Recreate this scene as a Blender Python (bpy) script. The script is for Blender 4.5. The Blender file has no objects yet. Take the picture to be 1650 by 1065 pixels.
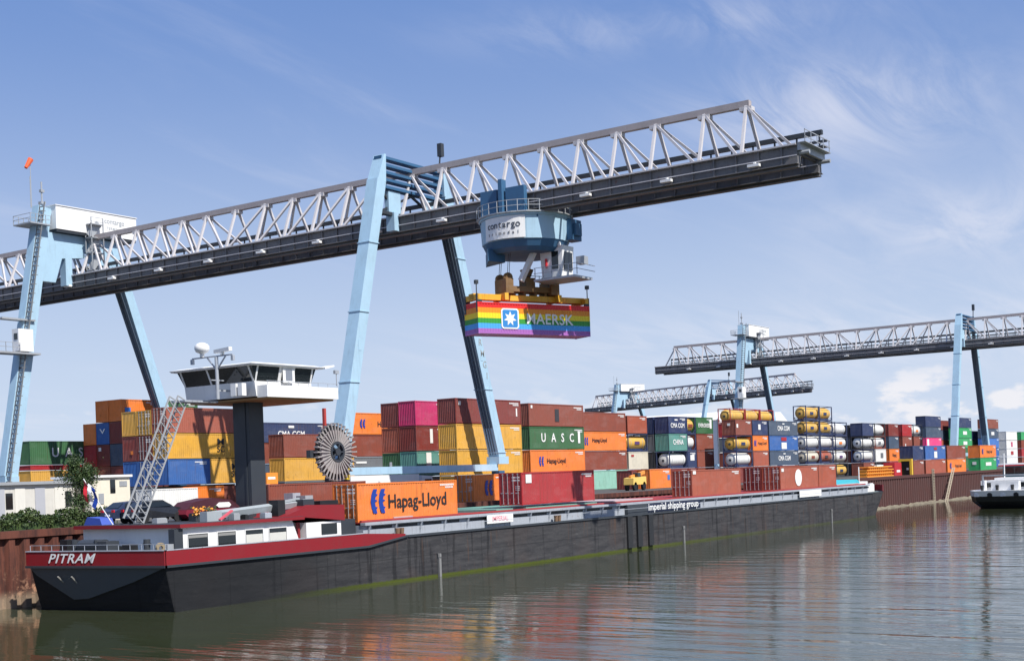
import bpy, math, random
from mathutils import Vector, Matrix
random.seed(7)
D = bpy.data; SC = bpy.context.scene; COL = SC.collection
R = math.radians

# ------------------------------------------------------------------ camera
# metres: +X runs along the quay, +Y inland, +Z up, water at z = 0
FPX, PX, PY, ROLL, YAW, H = 2138.0, 833.5, 765.3, 2.107, 34.47, 7.65
cam = D.cameras.new('camera'); camo = D.objects.new('camera', cam); COL.objects.link(camo)
cam.sensor_width = 36.0; cam.lens = 36.0 * FPX / 1650.0
cam.shift_x = -8.56 / 1650.0; cam.shift_y = 232.8 / 1650.0
cam.clip_start = 0.5; cam.clip_end = 6000
fwd = Vector((math.cos(R(YAW)), math.sin(R(YAW)), 0)); right = Vector((fwd.y, -fwd.x, 0)); up = Vector((0, 0, 1))
M = Matrix((right, up, -fwd)).transposed().to_4x4()
camo.matrix_world = Matrix.Translation((0, 0, H)) @ M @ Matrix.Rotation(R(-ROLL), 4, 'Z')
SC.camera = camo

# ------------------------------------------------------------------ sky and sun
SUN_EL, SUN_AZ = 50.0, math.degrees(math.atan2(-1.0, -0.22))   # direction towards the sun, angle from +X
w = D.worlds.new('World'); SC.world = w; w.use_nodes = True
nt = w.node_tree; nt.nodes.clear(); N = nt.nodes.new; LK = nt.links.new
out = N('ShaderNodeOutputWorld'); bg = N('ShaderNodeBackground'); bg.inputs[1].default_value = 0.112
sky = N('ShaderNodeTexSky'); sky.sky_type = 'NISHITA'; sky.sun_disc = False
sky.sun_elevation = R(SUN_EL); sky.sun_rotation = R(90 - SUN_AZ)
sky.air_density = 1.0; sky.dust_density = 0.6; sky.ozone_density = 2.5; sky.altitude = 0
tc = N('ShaderNodeTexCoord')
def vmath(op, a, b=None):
    n = N('ShaderNodeVectorMath'); n.operation = op
    for i, v in enumerate((a, b)):
        if v is None: continue
        if isinstance(v, (tuple, list)): n.inputs[i].default_value = v
        else: LK(v, n.inputs[i])
    return n.outputs[0]
def mth(op, a, b=None, c=None, clamp=False):
    n = N('ShaderNodeMath'); n.operation = op; n.use_clamp = clamp
    for i, v in enumerate((a, b, c)):
        if v is None: continue
        if isinstance(v, (int, float)): n.inputs[i].default_value = v
        else: LK(v, n.inputs[i])
    return n.outputs[0]
def mapr(v, a, b, c=0.0, d=1.0):
    n = N('ShaderNodeMapRange'); n.interpolation_type = 'SMOOTHSTEP'
    LK(v, n.inputs[0])
    for i, k in enumerate((a, b, c, d)): n.inputs[i + 1].default_value = k
    return n.outputs[0]
def mix(f, a, b):
    n = N('ShaderNodeMix'); n.data_type = 'RGBA'
    if isinstance(f, float): n.inputs[0].default_value = f
    else: LK(f, n.inputs[0])
    for i, v in ((6, a), (7, b)):
        if isinstance(v, tuple): n.inputs[i].default_value = (*v, 1)
        else: LK(v, n.inputs[i])
    return n.outputs[2]
def noise(vec, scale, detail=4, rough=0.55, dist=0.0):
    n = N('ShaderNodeTexNoise'); LK(vec, n.inputs['Vector']); n.inputs['Scale'].default_value = scale
    n.inputs['Detail'].default_value = detail; n.inputs['Roughness'].default_value = rough; n.inputs['Distortion'].default_value = dist
    return n.outputs[0]
dirv = tc.outputs['Generated']
sx = N('ShaderNodeSeparateXYZ'); LK(dirv, sx.inputs[0])
el = sx.outputs[2]
inv = mth('DIVIDE', 1.0, mth('ADD', mth('MAXIMUM', el, 0.0), 0.10))
cb = N('ShaderNodeCombineXYZ'); LK(mth('MULTIPLY', sx.outputs[0], inv), cb.inputs[0]); LK(mth('MULTIPLY', sx.outputs[1], inv), cb.inputs[1])
mp = N('ShaderNodeMapping'); LK(cb.outputs[0], mp.inputs[0]); mp.inputs['Rotation'].default_value = (0, 0, R(62)); mp.inputs['Scale'].default_value = (0.45, 1.7, 1)
cir = noise(mp.outputs[0], 1.15, 8, 0.62, 0.6)
cir2 = noise(cb.outputs[0], 0.42, 3, 0.5)
cirf = mth('MULTIPLY', mapr(cir, 0.47, 0.78), mapr(cir2, 0.36, 0.62))
veil = mapr(el, 0.36, -0.03, 0.0, 0.90)
# low cumulus near the horizon
mp2 = N('ShaderNodeMapping'); LK(dirv, mp2.inputs[0]); mp2.inputs['Scale'].default_value = (20, 20, 46); mp2.inputs['Location'].default_value = (3.1, 0.4, 0.2)
cum = noise(mp2.outputs[0], 1.0, 7, 0.55)
azc = mth('ARCTAN2', sx.outputs[1], sx.outputs[0])
cumf = mth('MULTIPLY', mth('MULTIPLY', mapr(cum, 0.50, 0.62), mapr(el, 0.076, 0.060)), mapr(azc, R(25), R(21), 0.0, 0.5))
cumf = mth('ADD', cumf, mth('MULTIPLY', mth('MULTIPLY', mapr(cum, 0.52, 0.62), mapr(el, 0.075, 0.05)), 0.35), None, True)
# dir-dependent warm top
base = mix(veil, mix(0.75, sky.outputs[0], (1.20, 2.12, 4.75)), (4.85, 5.55, 6.6))
az = mth('ARCTAN2', sx.outputs[1], sx.outputs[0])
def blob(a0, aw, e0, ew):
    u = mth('DIVIDE', mth('SUBTRACT', az, R(a0)), R(aw)); v = mth('DIVIDE', mth('SUBTRACT', el, e0), ew)
    return mth('EXPONENT', mth('MULTIPLY', mth('ADD', mth('MULTIPLY', u, u), mth('MULTIPLY', v, v)), -1.0))
fine = noise(mp.outputs[0], 3.2, 8, 0.65, 0.8)
patch = mth('ADD', blob(20.5, 6.0, 0.250, 0.034), mth('ADD', mth('MULTIPLY', blob(15, 6, 0.165, 0.025), 0.8), mth('ADD', mth('MULTIPLY', blob(27, 8, 0.315, 0.016), 0.6), mth('MULTIPLY', blob(19, 16, 0.09, 0.03), 0.7))))
patch = mth('MULTIPLY', patch, mapr(fine, 0.30, 0.66))
cirf = mth('ADD', mth('MULTIPLY', cirf, 0.62), mth('MULTIPLY', patch, 0.95), None, True)
c1 = mix(mth('MULTIPLY', cirf, 0.62), base, (6.0, 6.1, 6.8))
c2 = mix(mth('MULTIPLY', cumf, 0.8), c1, (7.2, 6.9, 6.9))
LK(c2, bg.inputs[0]); LK(bg.outputs[0], out.inputs[0])
sun = D.lights.new('sun', 'SUN'); sun.energy = 5.0; sun.angle = R(0.5); sun.color = (1.0, 0.955, 0.88)
suno = D.objects.new('sun', sun); COL.objects.link(suno)
sd = Vector((math.cos(R(SUN_AZ)) * math.cos(R(SUN_EL)), math.sin(R(SUN_AZ)) * math.cos(R(SUN_EL)), math.sin(R(SUN_EL))))
suno.rotation_euler = sd.to_track_quat('Z', 'Y').to_euler()
SC.view_settings.view_transform = 'Standard'; SC.view_settings.look = 'None'; SC.view_settings.exposure = 0.30; SC.view_settings.gamma = 1.0

# ------------------------------------------------------------------ materials
MATS = {}
def newmat(name):
    m = D.materials.new(name); m.use_nodes = True
    global nt, N, LK
    nt = m.node_tree; N = nt.nodes.new; LK = nt.links.new
    b = nt.nodes['Principled BSDF']
    return m, b
def paint(name, col, rough=0.5, dirt=0.35, metal=0.0, rust=0.0, streak=True, scale=0.6, spec=0.4):
    if name in MATS: return MATS[name]
    m, b = newmat(name)
    t = N('ShaderNodeTexCoord'); oi = N('ShaderNodeObjectInfo')
    v = vmath('ADD', t.outputs['Object'], vmath('SCALE', (37.0, 19.0, 11.0)))
    nn = nt.nodes[-1]
    off = N('ShaderNodeVectorMath'); off.operation = 'SCALE'; off.inputs[0].default_value = (91.0, 47.0, 23.0); LK(oi.outputs['Random'], off.inputs['Scale'])
    v = vmath('ADD', t.outputs['Object'], off.outputs[0])
    n1 = noise(v, scale, 6, 0.65)
    c = mix(mth('MULTIPLY', mapr(n1, 0.35, 0.75), dirt), tuple(col), tuple(x * 0.55 + 0.03 for x in col))
    # object-wide fading of the paint
    c = mix(mth('MULTIPLY', oi.outputs['Random'], 0.24 if dirt > 0.4 else 0.08), c, tuple(min(1, x * 0.75 + 0.10) for x in col))
    if rust > 0.3:   # chalky fade patches, long run-down stains
        mpq = N('ShaderNodeMapping'); LK(v, mpq.inputs[0]); mpq.inputs['Scale'].default_value = (0.35, 0.35, 0.9)
        c = mix(mth('MULTIPLY', mapr(noise(mpq.outputs[0], 1.0, 5, 0.7), 0.48, 0.62), 0.28), c, tuple(min(1, x * 0.8 + 0.10) for x in col))
        mpr_ = N('ShaderNodeMapping'); LK(v, mpr_.inputs[0]); mpr_.inputs['Scale'].default_value = (7.0, 7.0, 0.28)
        c = mix(mth('MULTIPLY', mapr(noise(mpr_.outputs[0], 1.0, 4, 0.6), 0.60, 0.70), 0.55), c, (0.11, 0.055, 0.03))
    if streak:
        mpp = N('ShaderNodeMapping'); LK(v, mpp.inputs[0]); mpp.inputs['Scale'].default_value = (3.5, 3.5, 0.35)
        s = noise(mpp.outputs[0], 1.0, 5, 0.6)
        c = mix(mth('MULTIPLY', mapr(s, 0.52, 0.72), dirt * 0.8), c, tuple(x * 0.45 + 0.03 for x in col))
    if rust > 0:
        r = noise(v, 1.7, 8, 0.7)
        c = mix(mth('MULTIPLY', mapr(r, 0.60, 0.68), rust), c, (0.16, 0.06, 0.025))
    LK(c, b.inputs['Base Color'])
    LK(mapr(n1, 0.3, 0.8, rough, min(1, rough + 0.2)), b.inputs['Roughness'])
    b.inputs['Metallic'].default_value = metal
    b.inputs['Specular IOR Level'].default_value = spec
    MATS[name] = m; return m
PAL = {
 'orange': (0.80, 0.20, 0.022), 'yellow': (0.68, 0.36, 0.045), 'maroon': (0.20, 0.030, 0.022), 'brown': (0.24, 0.055, 0.030),
 'red': (0.38, 0.018, 0.022), 'rust': (0.36, 0.085, 0.045), 'green': (0.030, 0.125, 0.040), 'brightgreen': (0.03, 0.34, 0.11),
 'blue': (0.028, 0.115, 0.36), 'navy': (0.018, 0.035, 0.11), 'slate': (0.055, 0.085, 0.135), 'mint': (0.26, 0.50, 0.40),
 'teal': (0.09, 0.27, 0.23), 'pink': (0.52, 0.030, 0.13), 'white': (0.76, 0.76, 0.73), 'cream': (0.62, 0.57, 0.46),
 'grey': (0.14, 0.15, 0.16), 'dark': (0.04, 0.04, 0.045), 'brightblue': (0.05, 0.17, 0.50), 'tankyellow': (0.68, 0.40, 0.07), 'hotpink': (0.85, 0.06, 0.22)}
def pm(k):
    return paint('paint_' + k, PAL[k], rough=0.48, dirt=0.42, rust=0.35 if k not in ('white', 'cream') else 0.2)
LB = paint('crane_light_blue', (0.37, 0.55, 0.69), 0.5, 0.30, rust=0.12)
LEG_SHADE = paint('leg_inner_shade', (0.095, 0.135, 0.185), 0.6, 0.3)  # dark slate: shade on the far legs' inner faces put into the colour
LBD = paint('crane_deep_blue', (0.035, 0.12, 0.24), 0.5, 0.3)
TRUSS = paint('truss_grey_paint', (0.56, 0.54, 0.55), 0.5, 0.25)
CHORD = paint('chord_grey_brown', (0.40, 0.355, 0.35), 0.55, 0.3)
GIRD = paint('girder_grey', (0.145, 0.140, 0.143), 0.55, 0.5, rust=0.5)
WHITE = paint('white_paint', (0.80, 0.80, 0.79), 0.42, 0.14)
GALV = paint('galvanised_steel', (0.42, 0.44, 0.46), 0.4, 0.4, metal=0.3)
BLACK = paint('black_paint', (0.012, 0.013, 0.015), 0.45, 0.3)
DARKG = paint('dark_slate_paint', (0.035, 0.042, 0.052), 0.42, 0.3)
HULL = None
REDB = paint('barge_red', (0.235, 0.008, 0.014), 0.38, 0.2)
COAM = paint('barge_light_grey', (0.36, 0.39, 0.44), 0.5, 0.45, rust=0.35)
YSPR = paint('spreader_yellow', (0.75, 0.40, 0.02), 0.5, 0.4, rust=0.4)
BRSP = paint('headblock_brown', (0.20, 0.10, 0.025), 0.6, 0.5, rust=0.6)
GLASS, gb = newmat('dark_glass'); gb.inputs['Base Color'].default_value = (0.012, 0.016, 0.018, 1); gb.inputs['Roughness'].default_value = 0.06; gb.inputs['Specular IOR Level'].default_value = 0.7
def flat(name, col, rough=0.5):
    if name in MATS: return MATS[name]
    m, b = newmat(name); b.inputs['Base Color'].default_value = (*col, 1); b.inputs['Roughness'].default_value = rough
    MATS[name] = m; return m
LW = flat('letter_white', (0.82, 0.82, 0.80)); LKK = flat('letter_black', (0.02, 0.02, 0.022)); LBL = flat('letter_blue', (0.01, 0.045, 0.30)); LRD = flat('letter_red', (0.55, 0.02, 0.03))
# hull: black paint, scuffed, with a green weed band just above the water
HULL, hb = newmat('hull_black_scuffed')
g = N('ShaderNodeNewGeometry'); sp = N('ShaderNodeSeparateXYZ'); LK(g.outputs['Position'], sp.inputs[0])
mpp = N('ShaderNodeMapping'); LK(g.outputs['Position'], mpp.inputs[0]); mpp.inputs['Scale'].default_value = (0.25, 0.25, 2.2)
n1 = noise(mpp.outputs[0], 1.4, 9, 0.72); n2 = noise(g.outputs['Position'], 3.5, 8, 0.75); n3 = noise(g.outputs['Position'], 0.22, 3, 0.5)
c = mix(mapr(n1, 0.30, 0.72), (0.032, 0.032, 0.036), (0.066, 0.065, 0.068))
c = mix(mth('MULTIPLY', mapr(n2, 0.58, 0.68), 0.45), c, (0.14, 0.135, 0.135))
mpv = N('ShaderNodeMapping'); LK(g.outputs['Position'], mpv.inputs[0]); mpv.inputs['Scale'].default_value = (1.4, 1.4, 0.12)
nv = noise(mpv.outputs[0], 1.0, 5, 0.6)
c = mix(mth('MULTIPLY', mapr(nv, 0.56, 0.66), 0.6), c, (0.010, 0.010, 0.012))
c = mix(mth('MULTIPLY', mapr(n3, 0.5, 0.62), 0.25), c, (0.075, 0.055, 0.05))
seam = mth('LESS_THAN', mth('FRACT', mth('DIVIDE', sp.outputs[0], 4.6)), 0.013)
seamz = mth('LESS_THAN', mth('ABSOLUTE', mth('SUBTRACT', sp.outputs[2], 1.75)), 0.025)
c = mix(mth('MULTIPLY', mth('MAXIMUM', seam, seamz), 0.55), c, (0.015, 0.015, 0.016))
# weed band
zz = mth('ADD', sp.outputs[2], mth('MULTIPLY', n2, 0.35))
xg = mapr(sp.outputs[0], 60.0, 72.0)
xg2 = mapr(sp.outputs[0], 150.0, 105.0, 0.35, 1.0)
c = mix(mth('MULTIPLY', mth('MULTIPLY', mapr(zz, 0.44, 0.28), xg), xg2), c, (0.065, 0.082, 0.012))
xd = mapr(sp.outputs[0], 78.0, 60.0)
c = mix(mth('MULTIPLY', xd, 0.85), c, (0.011, 0.012, 0.014))
mpu = N('ShaderNodeMapping'); LK(g.outputs['Position'], mpu.inputs[0]); mpu.inputs['Scale'].default_value = (2.6, 2.6, 0.16)
c = mix(mth('MULTIPLY', mth('MULTIPLY', mapr(noise(mpu.outputs[0], 1.0, 4, 0.6), 0.60, 0.70), 0.5), mapr(sp.outputs[0], 70.0, 80.0)), c, (0.10, 0.055, 0.035))
bu = N('ShaderNodeBump'); bu.inputs['Strength'].default_value = 0.9; bu.inputs['Distance'].default_value = 0.05
mpb = N('ShaderNodeMapping'); LK(g.outputs['Position'], mpb.inputs[0]); mpb.inputs['Scale'].default_value = (0.9, 0.9, 1.4)
LK(mth('ADD', noise(mpb.outputs[0], 1.0, 3, 0.5), mth('MULTIPLY', seam, -0.25)), bu.inputs['Height']); LK(bu.outputs[0], hb.inputs['Normal'])
LK(c, hb.inputs['Base Color']); hb.inputs['Roughness'].default_value = 0.7; hb.inputs['Specular IOR Level'].default_value = 0.2
# sheet piling
PILE, pb = newmat('rusty_sheet_piling')
g = N('ShaderNodeNewGeometry'); sp = N('ShaderNodeSeparateXYZ'); LK(g.outputs['Position'], sp.inputs[0])
mpp = N('ShaderNodeMapping'); LK(g.outputs['Position'], mpp.inputs[0]); mpp.inputs['Scale'].default_value = (2.2, 2.2, 0.35)
n1 = noise(mpp.outputs[0], 1.0, 8, 0.7); n2 = noise(g.outputs['Position'], 1.2, 8, 0.7)
c = mix(mapr(n1, 0.35, 0.65), (0.042, 0.015, 0.012), (0.135, 0.042, 0.026))
c = mix(mth('MULTIPLY', mapr(n2, 0.50, 0.62), mapr(sp.outputs[2], 3.0, 1.0)), c, (0.44, 0.24, 0.15))
c = mix(mapr(sp.outputs[2], 1.3, 0.5, 0, 0.8), c, (0.26, 0.20, 0.14))
LK(c, pb.inputs['Base Color']); pb.inputs['Roughness'].default_value = 0.85
# concrete and ground
def rough_mat(name, a, b_, scale, rough=0.9):
    m, b = newmat(name); g = N('ShaderNodeNewGeometry')
    n1 = noise(g.outputs['Position'], scale, 8, 0.7); n2 = noise(g.outputs['Position'], scale * 9, 5, 0.6)
    c = mix(mapr(n1, 0.35, 0.65), a, b_); c = mix(mth('MULTIPLY', mapr(n2, 0.5, 0.7), 0.4), c, tuple(x * 0.6 for x in a))
    LK(c, b.inputs['Base Color']); b.inputs['Roughness'].default_value = rough
    return m
GROUND = rough_mat('yard_asphalt', (0.055, 0.054, 0.052), (0.10, 0.095, 0.088), 0.15)
CONC = rough_mat('quay_concrete', (0.22, 0.20, 0.18), (0.34, 0.31, 0.27), 0.5)
MUD = rough_mat('pale_mud', (0.13, 0.11, 0.08), (0.24, 0.21, 0.15), 0.8)
def leafmat(name, a, b_):
    m, b = newmat(name); g = N('ShaderNodeNewGeometry')
    n1 = noise(g.outputs['Position'], 1.6, 5, 0.6)
    c = mix(mapr(n1, 0.35, 0.65), a, b_)
    LK(c, b.inputs['Base Color']); b.inputs['Roughness'].default_value = 0.6
    return m
LEAF = leafmat('leaf_green', (0.022, 0.046, 0.010), (0.060, 0.092, 0.020)); LEAF2 = leafmat('leaf_dark', (0.020, 0.045, 0.015), (0.055, 0.090, 0.020))
BARK = rough_mat('bark', (0.06, 0.045, 0.03), (0.11, 0.08, 0.06), 3.0)
# water
WATER, wb = newmat('harbour_water')
g = N('ShaderNodeNewGeometry')
wb.inputs['Roughness'].default_value = 0.02; wb.inputs['IOR'].default_value = 1.33; wb.inputs['Specular IOR Level'].default_value = 0.62
wc = noise(g.outputs['Position'], 0.03, 4, 0.6)
LK(mix(mapr(wc, 0.35, 0.65), (0.038, 0.047, 0.022), (0.050, 0.056, 0.032)), wb.inputs['Base Color'])
def wn(sx_, sy_, rot, scale, det, rg=0.55):
    q = N('ShaderNodeMapping'); LK(g.outputs['Position'], q.inputs[0]); q.inputs['Rotation'].default_value = (0, 0, R(rot)); q.inputs['Scale'].default_value = (sx_, sy_, 1)
    return noise(q.outputs[0], scale, det, rg, 0.3)
spw = N('ShaderNodeSeparateXYZ'); LK(g.outputs['Position'], spw.inputs[0])
swell = mth('ADD', mth('MULTIPLY', wn(1, 0.20, -55, 0.62, 2, 0.45), 0.150), mth('MULTIPLY', wn(1, 0.30, -62, 1.9, 3, 0.5), 0.030))
ruff = mapr(noise(g.outputs['Position'], 0.07, 3, 0.55), 0.42, 0.62, 0.35, 1.5)
fine_ = mth('MULTIPLY', mth('ADD', mth('MULTIPLY', wn(1, 0.5, -45, 4.5, 3), 0.0120), mth('MULTIPLY', wn(1, 0.6, -70, 11.0, 3), 0.0045)), ruff)
# lee of the moored barge: the strip of water beside its hull stays calmer
lee = mapr(spw.outputs[1], 61.0, 40.0, 0.22, 1.0)
h = mth('MULTIPLY', mth('ADD', swell, fine_), lee)
bm = N('ShaderNodeBump'); bm.inputs['Strength'].default_value = 1.0; bm.inputs['Distance'].default_value = 0.62; LK(h, bm.inputs['Height']); LK(bm.outputs[0], wb.inputs['Normal'])

# ------------------------------------------------------------------ mesh helpers
class MB:
    def __init__(s): s.v = []; s.f = []; s.m = []; s.cur = 0
    def add(s, vs, fs):
        o = len(s.v); s.v += [tuple(p) for p in vs]
        for f in fs: s.f.append(tuple(o + i for i in f)); s.m.append(s.cur)
        return s
    def box(s, x0, x1, y0, y1, z0, z1):
        return s.add([(x0,y0,z0),(x1,y0,z0),(x1,y1,z0),(x0,y1,z0),(x0,y0,z1),(x1,y0,z1),(x1,y1,z1),(x0,y1,z1)],
            [(0,3,2,1),(4,5,6,7),(0,1,5,4),(1,2,6,5),(2,3,7,6),(3,0,4,7)])
    def beam(s, p, q, a, b=None, side=(1,0,0), a2=None, b2=None):
        # rectangular bar from p to q; a across 'side', b across the other direction
        b = b or a; a2 = a2 or a; b2 = b2 or b
        p = Vector(p); q = Vector(q); d = (q - p).normalized(); u = Vector(side); u = (u - d * u.dot(d))
        if u.length < 1e-4: u = Vector((0, 1, 0)); u = u - d * u.dot(d)
        u.normalize(); v = d.cross(u)
        vs = [p + u*(i*a/2) + v*(j*b/2) for i, j in ((-1,-1),(1,-1),(1,1),(-1,1))] + [q + u*(i*a2/2) + v*(j*b2/2) for i, j in ((-1,-1),(1,-1),(1,1),(-1,1))]
        return s.add(vs, [(0,3,2,1),(4,5,6,7),(0,1,5,4),(1,2,6,5),(2,3,7,6),(3,0,4,7)])
    def cyl(s, p, q, r, n=10, r2=None, cap=True):
        p = Vector(p); q = Vector(q); d = (q - p).normalized(); u = d.orthogonal().normalized(); v = d.cross(u); r2 = r if r2 is None else r2
        vs = [p + (u*math.cos(2*math.pi*i/n) + v*math.sin(2*math.pi*i/n))*r for i in range(n)] + [q + (u*math.cos(2*math.pi*i/n) + v*math.sin(2*math.pi*i/n))*r2 for i in range(n)]
        fs = [(i, (i+1) % n, n + (i+1) % n, n + i) for i in range(n)]
        if cap: fs += [tuple(range(n-1, -1, -1)), tuple(range(n, 2*n))]
        return s.add(vs, fs)
    def lathe(s, prof, axis='Z', c=(0,0,0), n=16):
        vs = []; c = Vector(c)
        for (t, r) in prof:
            for i in range(n):
                a = 2*math.pi*i/n; x, y = r*math.cos(a), r*math.sin(a)
                vs.append(c + Vector({'Z': (x, y, t), 'X': (t, x, y), 'Y': (x, t, y)}[axis]))
        fs = []
        for k in range(len(prof)-1):
            for i in range(n): fs.append((k*n+i, k*n+(i+1) % n, (k+1)*n+(i+1) % n, (k+1)*n+i))
        fs += [tuple(range(n-1, -1, -1)), tuple(range((len(prof)-1)*n, len(prof)*n))]
        return s.add(vs, fs)
    def prism(s, pts, axis, a, b):
        # pts in the plane normal to axis; X: (y,z)  Y: (x,z)  Z: (x,y)
        mk = {'X': lambda p, t: (t, p[0], p[1]), 'Y': lambda p, t: (p[0], t, p[1]), 'Z': lambda p, t: (p[0], p[1], t)}[axis]
        n = len(pts); vs = [mk(p, a) for p in pts] + [mk(p, b) for p in pts]
        return s.add(vs, [tuple(range(n-1, -1, -1)), tuple(range(n, 2*n))] + [(i, (i+1) % n, n+(i+1) % n, n+i) for i in range(n)])
    def mesh(s, name, mats, smooth=False):
        me = D.meshes.new(name); me.from_pydata(s.v, [], s.f)
        for m in (mats if isinstance(mats, (list, tuple)) else [mats]): me.materials.append(m)
        for i, p in enumerate(me.polygons): p.material_index = s.m[i]; p.use_smooth = smooth
        me.validate()
        import bmesh
        b = bmesh.new(); b.from_mesh(me); bmesh.ops.recalc_face_normals(b, faces=b.faces); b.to_mesh(me); b.free()
        return me
def link(name, me, parent=None, loc=(0,0,0), rot=(0,0,0), mat=None):
    o = D.objects.new(name, me); COL.objects.link(o); o.parent = parent; o.location = loc; o.rotation_euler = rot
    if mat is not None:
        o.material_slots[0].link = 'OBJECT'; o.material_slots[0].material = mat
    return o
def part(name, mb, mats, parent=None, smooth=False, **k): return link(name, mb.mesh(name, mats, smooth), parent, **k)
def tag(o, label, cat, group=None):
    o['label'] = label; o['category'] = cat
    if group: o['group'] = group
    return o
def thing(name, label, cat, loc=(0,0,0), rz=0, group=None):
    o = D.objects.new(name, None); COL.objects.link(o); o.location = loc; o.rotation_euler = (0,0,rz); o.empty_display_size = 0.5
    return tag(o, label, cat, group)
def kind(o, k): o['kind'] = k; return o
def copy_tree(o, parent=None):
    c = o.copy(); COL.objects.link(c)
    if parent: c.parent = parent
    for ch in list(o.children): copy_tree(ch, c)
    return c
def ray(px): return R(YAW) - math.atan((px - PX) / FPX)
def XA(px, Y): return Y / math.tan(ray(px))
def dep(X, Y): return X * math.cos(R(YAW)) + Y * math.sin(R(YAW))
def ZA(px, py, Y, X=None):
    X = XA(px, Y) if X is None else X
    return H + (PY + (PX - px) * math.tan(R(ROLL)) - py) * dep(X, Y) / FPX / 1.0007
_tc = {}
def text_mesh(s, height, mat, shear=0.0, bold=0.012, spacing=1.0, sx=1.0):
    key = (s, height, mat.name, shear, bold, spacing, sx)
    if key in _tc: return _tc[key]
    cu = D.curves.new('lettering', 'FONT'); cu.body = s; cu.size = height / 0.72; cu.align_x = 'CENTER'; cu.align_y = 'CENTER'; cu.shear = shear
    cu.offset = min(bold, 0.02) * height; cu.space_character = spacing; cu.extrude = 0.003; cu.resolution_u = 3
    o = D.objects.new('tmp', cu); COL.objects.link(o)
    dg = bpy.context.evaluated_depsgraph_get(); dg.update()
    me = D.meshes.new_from_object(o.evaluated_get(dg)); me.name = 'lettering'
    D.objects.remove(o); D.curves.remove(cu)
    me.materials.clear(); me.materials.append(mat)
    for v in me.vertices: v.co.x *= sx
    _tc[key] = me; return me
def text_on(s, parent, loc, height, mat, face='-Y', name='lettering', **k):
    me = text_mesh(s, height, mat, **k)
    rot = {'-Y': (R(90), 0, 0), '-X': (R(90), 0, R(-90))}[face]
    return link(name, me, parent, loc, rot)

# ------------------------------------------------------------------ setting
GZ = 5.1
gm = MB(); gm.add([(-600,78.5,GZ),(197.2,78.5,GZ),(197.2,74.9,GZ),(3500,74.9,GZ),(3500,4000,GZ),(-600,4000,GZ)], [(0,1,2,3,4,5)])
kind(part('ground', gm, GROUND), 'structure')
wm = MB(); wm.add([(-1500,-1500,0),(4500,-1500,0),(4500,120,0),(-1500,120,0)], [(0,1,2,3)])
kind(part('water', wm, WATER), 'structure')
PILE2 = paint('maroon_piling', (0.085, 0.028, 0.024), 0.85, 0.6, rust=0.25)
def sheet_wall(name, label, x0, x1, y, zt, mat=PILE):
    mb = MB(); x = x0; pts = []
    while x < x1:
        pts += [(x, y), (x+0.34, y), (x+0.52, y-0.32), (x+0.96, y-0.32)]; x += 1.14
    pts.append((x1, y))
    vs = [(a, b, -1.5) for a, b in pts] + [(a, b, zt-0.35) for a, b in pts]; n = len(pts)
    mb.add(vs, [(i, i+1, n+i+1, n+i) for i in range(n-1)])
    t = thing(name, label, 'quay wall', (0,0,0))
    part('sheet_piling', mb, mat, t)
    c = MB().box(x0, x1, y-0.42, y+0.45, zt-0.42, zt+0.06); part('capping_beam', c, mat, t)
    return t
sheet_wall('quay_wall', 'rusty sheet pile quay wall behind the moored barge', 20, 197, 78.3, GZ)
t = sheet_wall('quay_wall', 'dark red sheet pile quay wall beyond the bow of the barge', 197, 540, 74.7, GZ, PILE2)
part('return_wall', MB().box(196.8, 197.2, 74.5, 78.6, -1.5, GZ+0.02), PILE2, t)
mb = MB(); random.seed(3)
xs = [197 + i*1.2 for i in range(60)]
top = [(x, 74.2, 0.25 + random.uniform(-.15,.15)) for x in xs]; bot = [(x, 72.4 + random.uniform(-.4,.4), -0.2) for x in xs]
mb.add(top + bot, [(i, i+1, 60+i+1, 60+i) for i in range(59)])
kind(part('foreshore', mb, MUD), 'structure')

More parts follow.
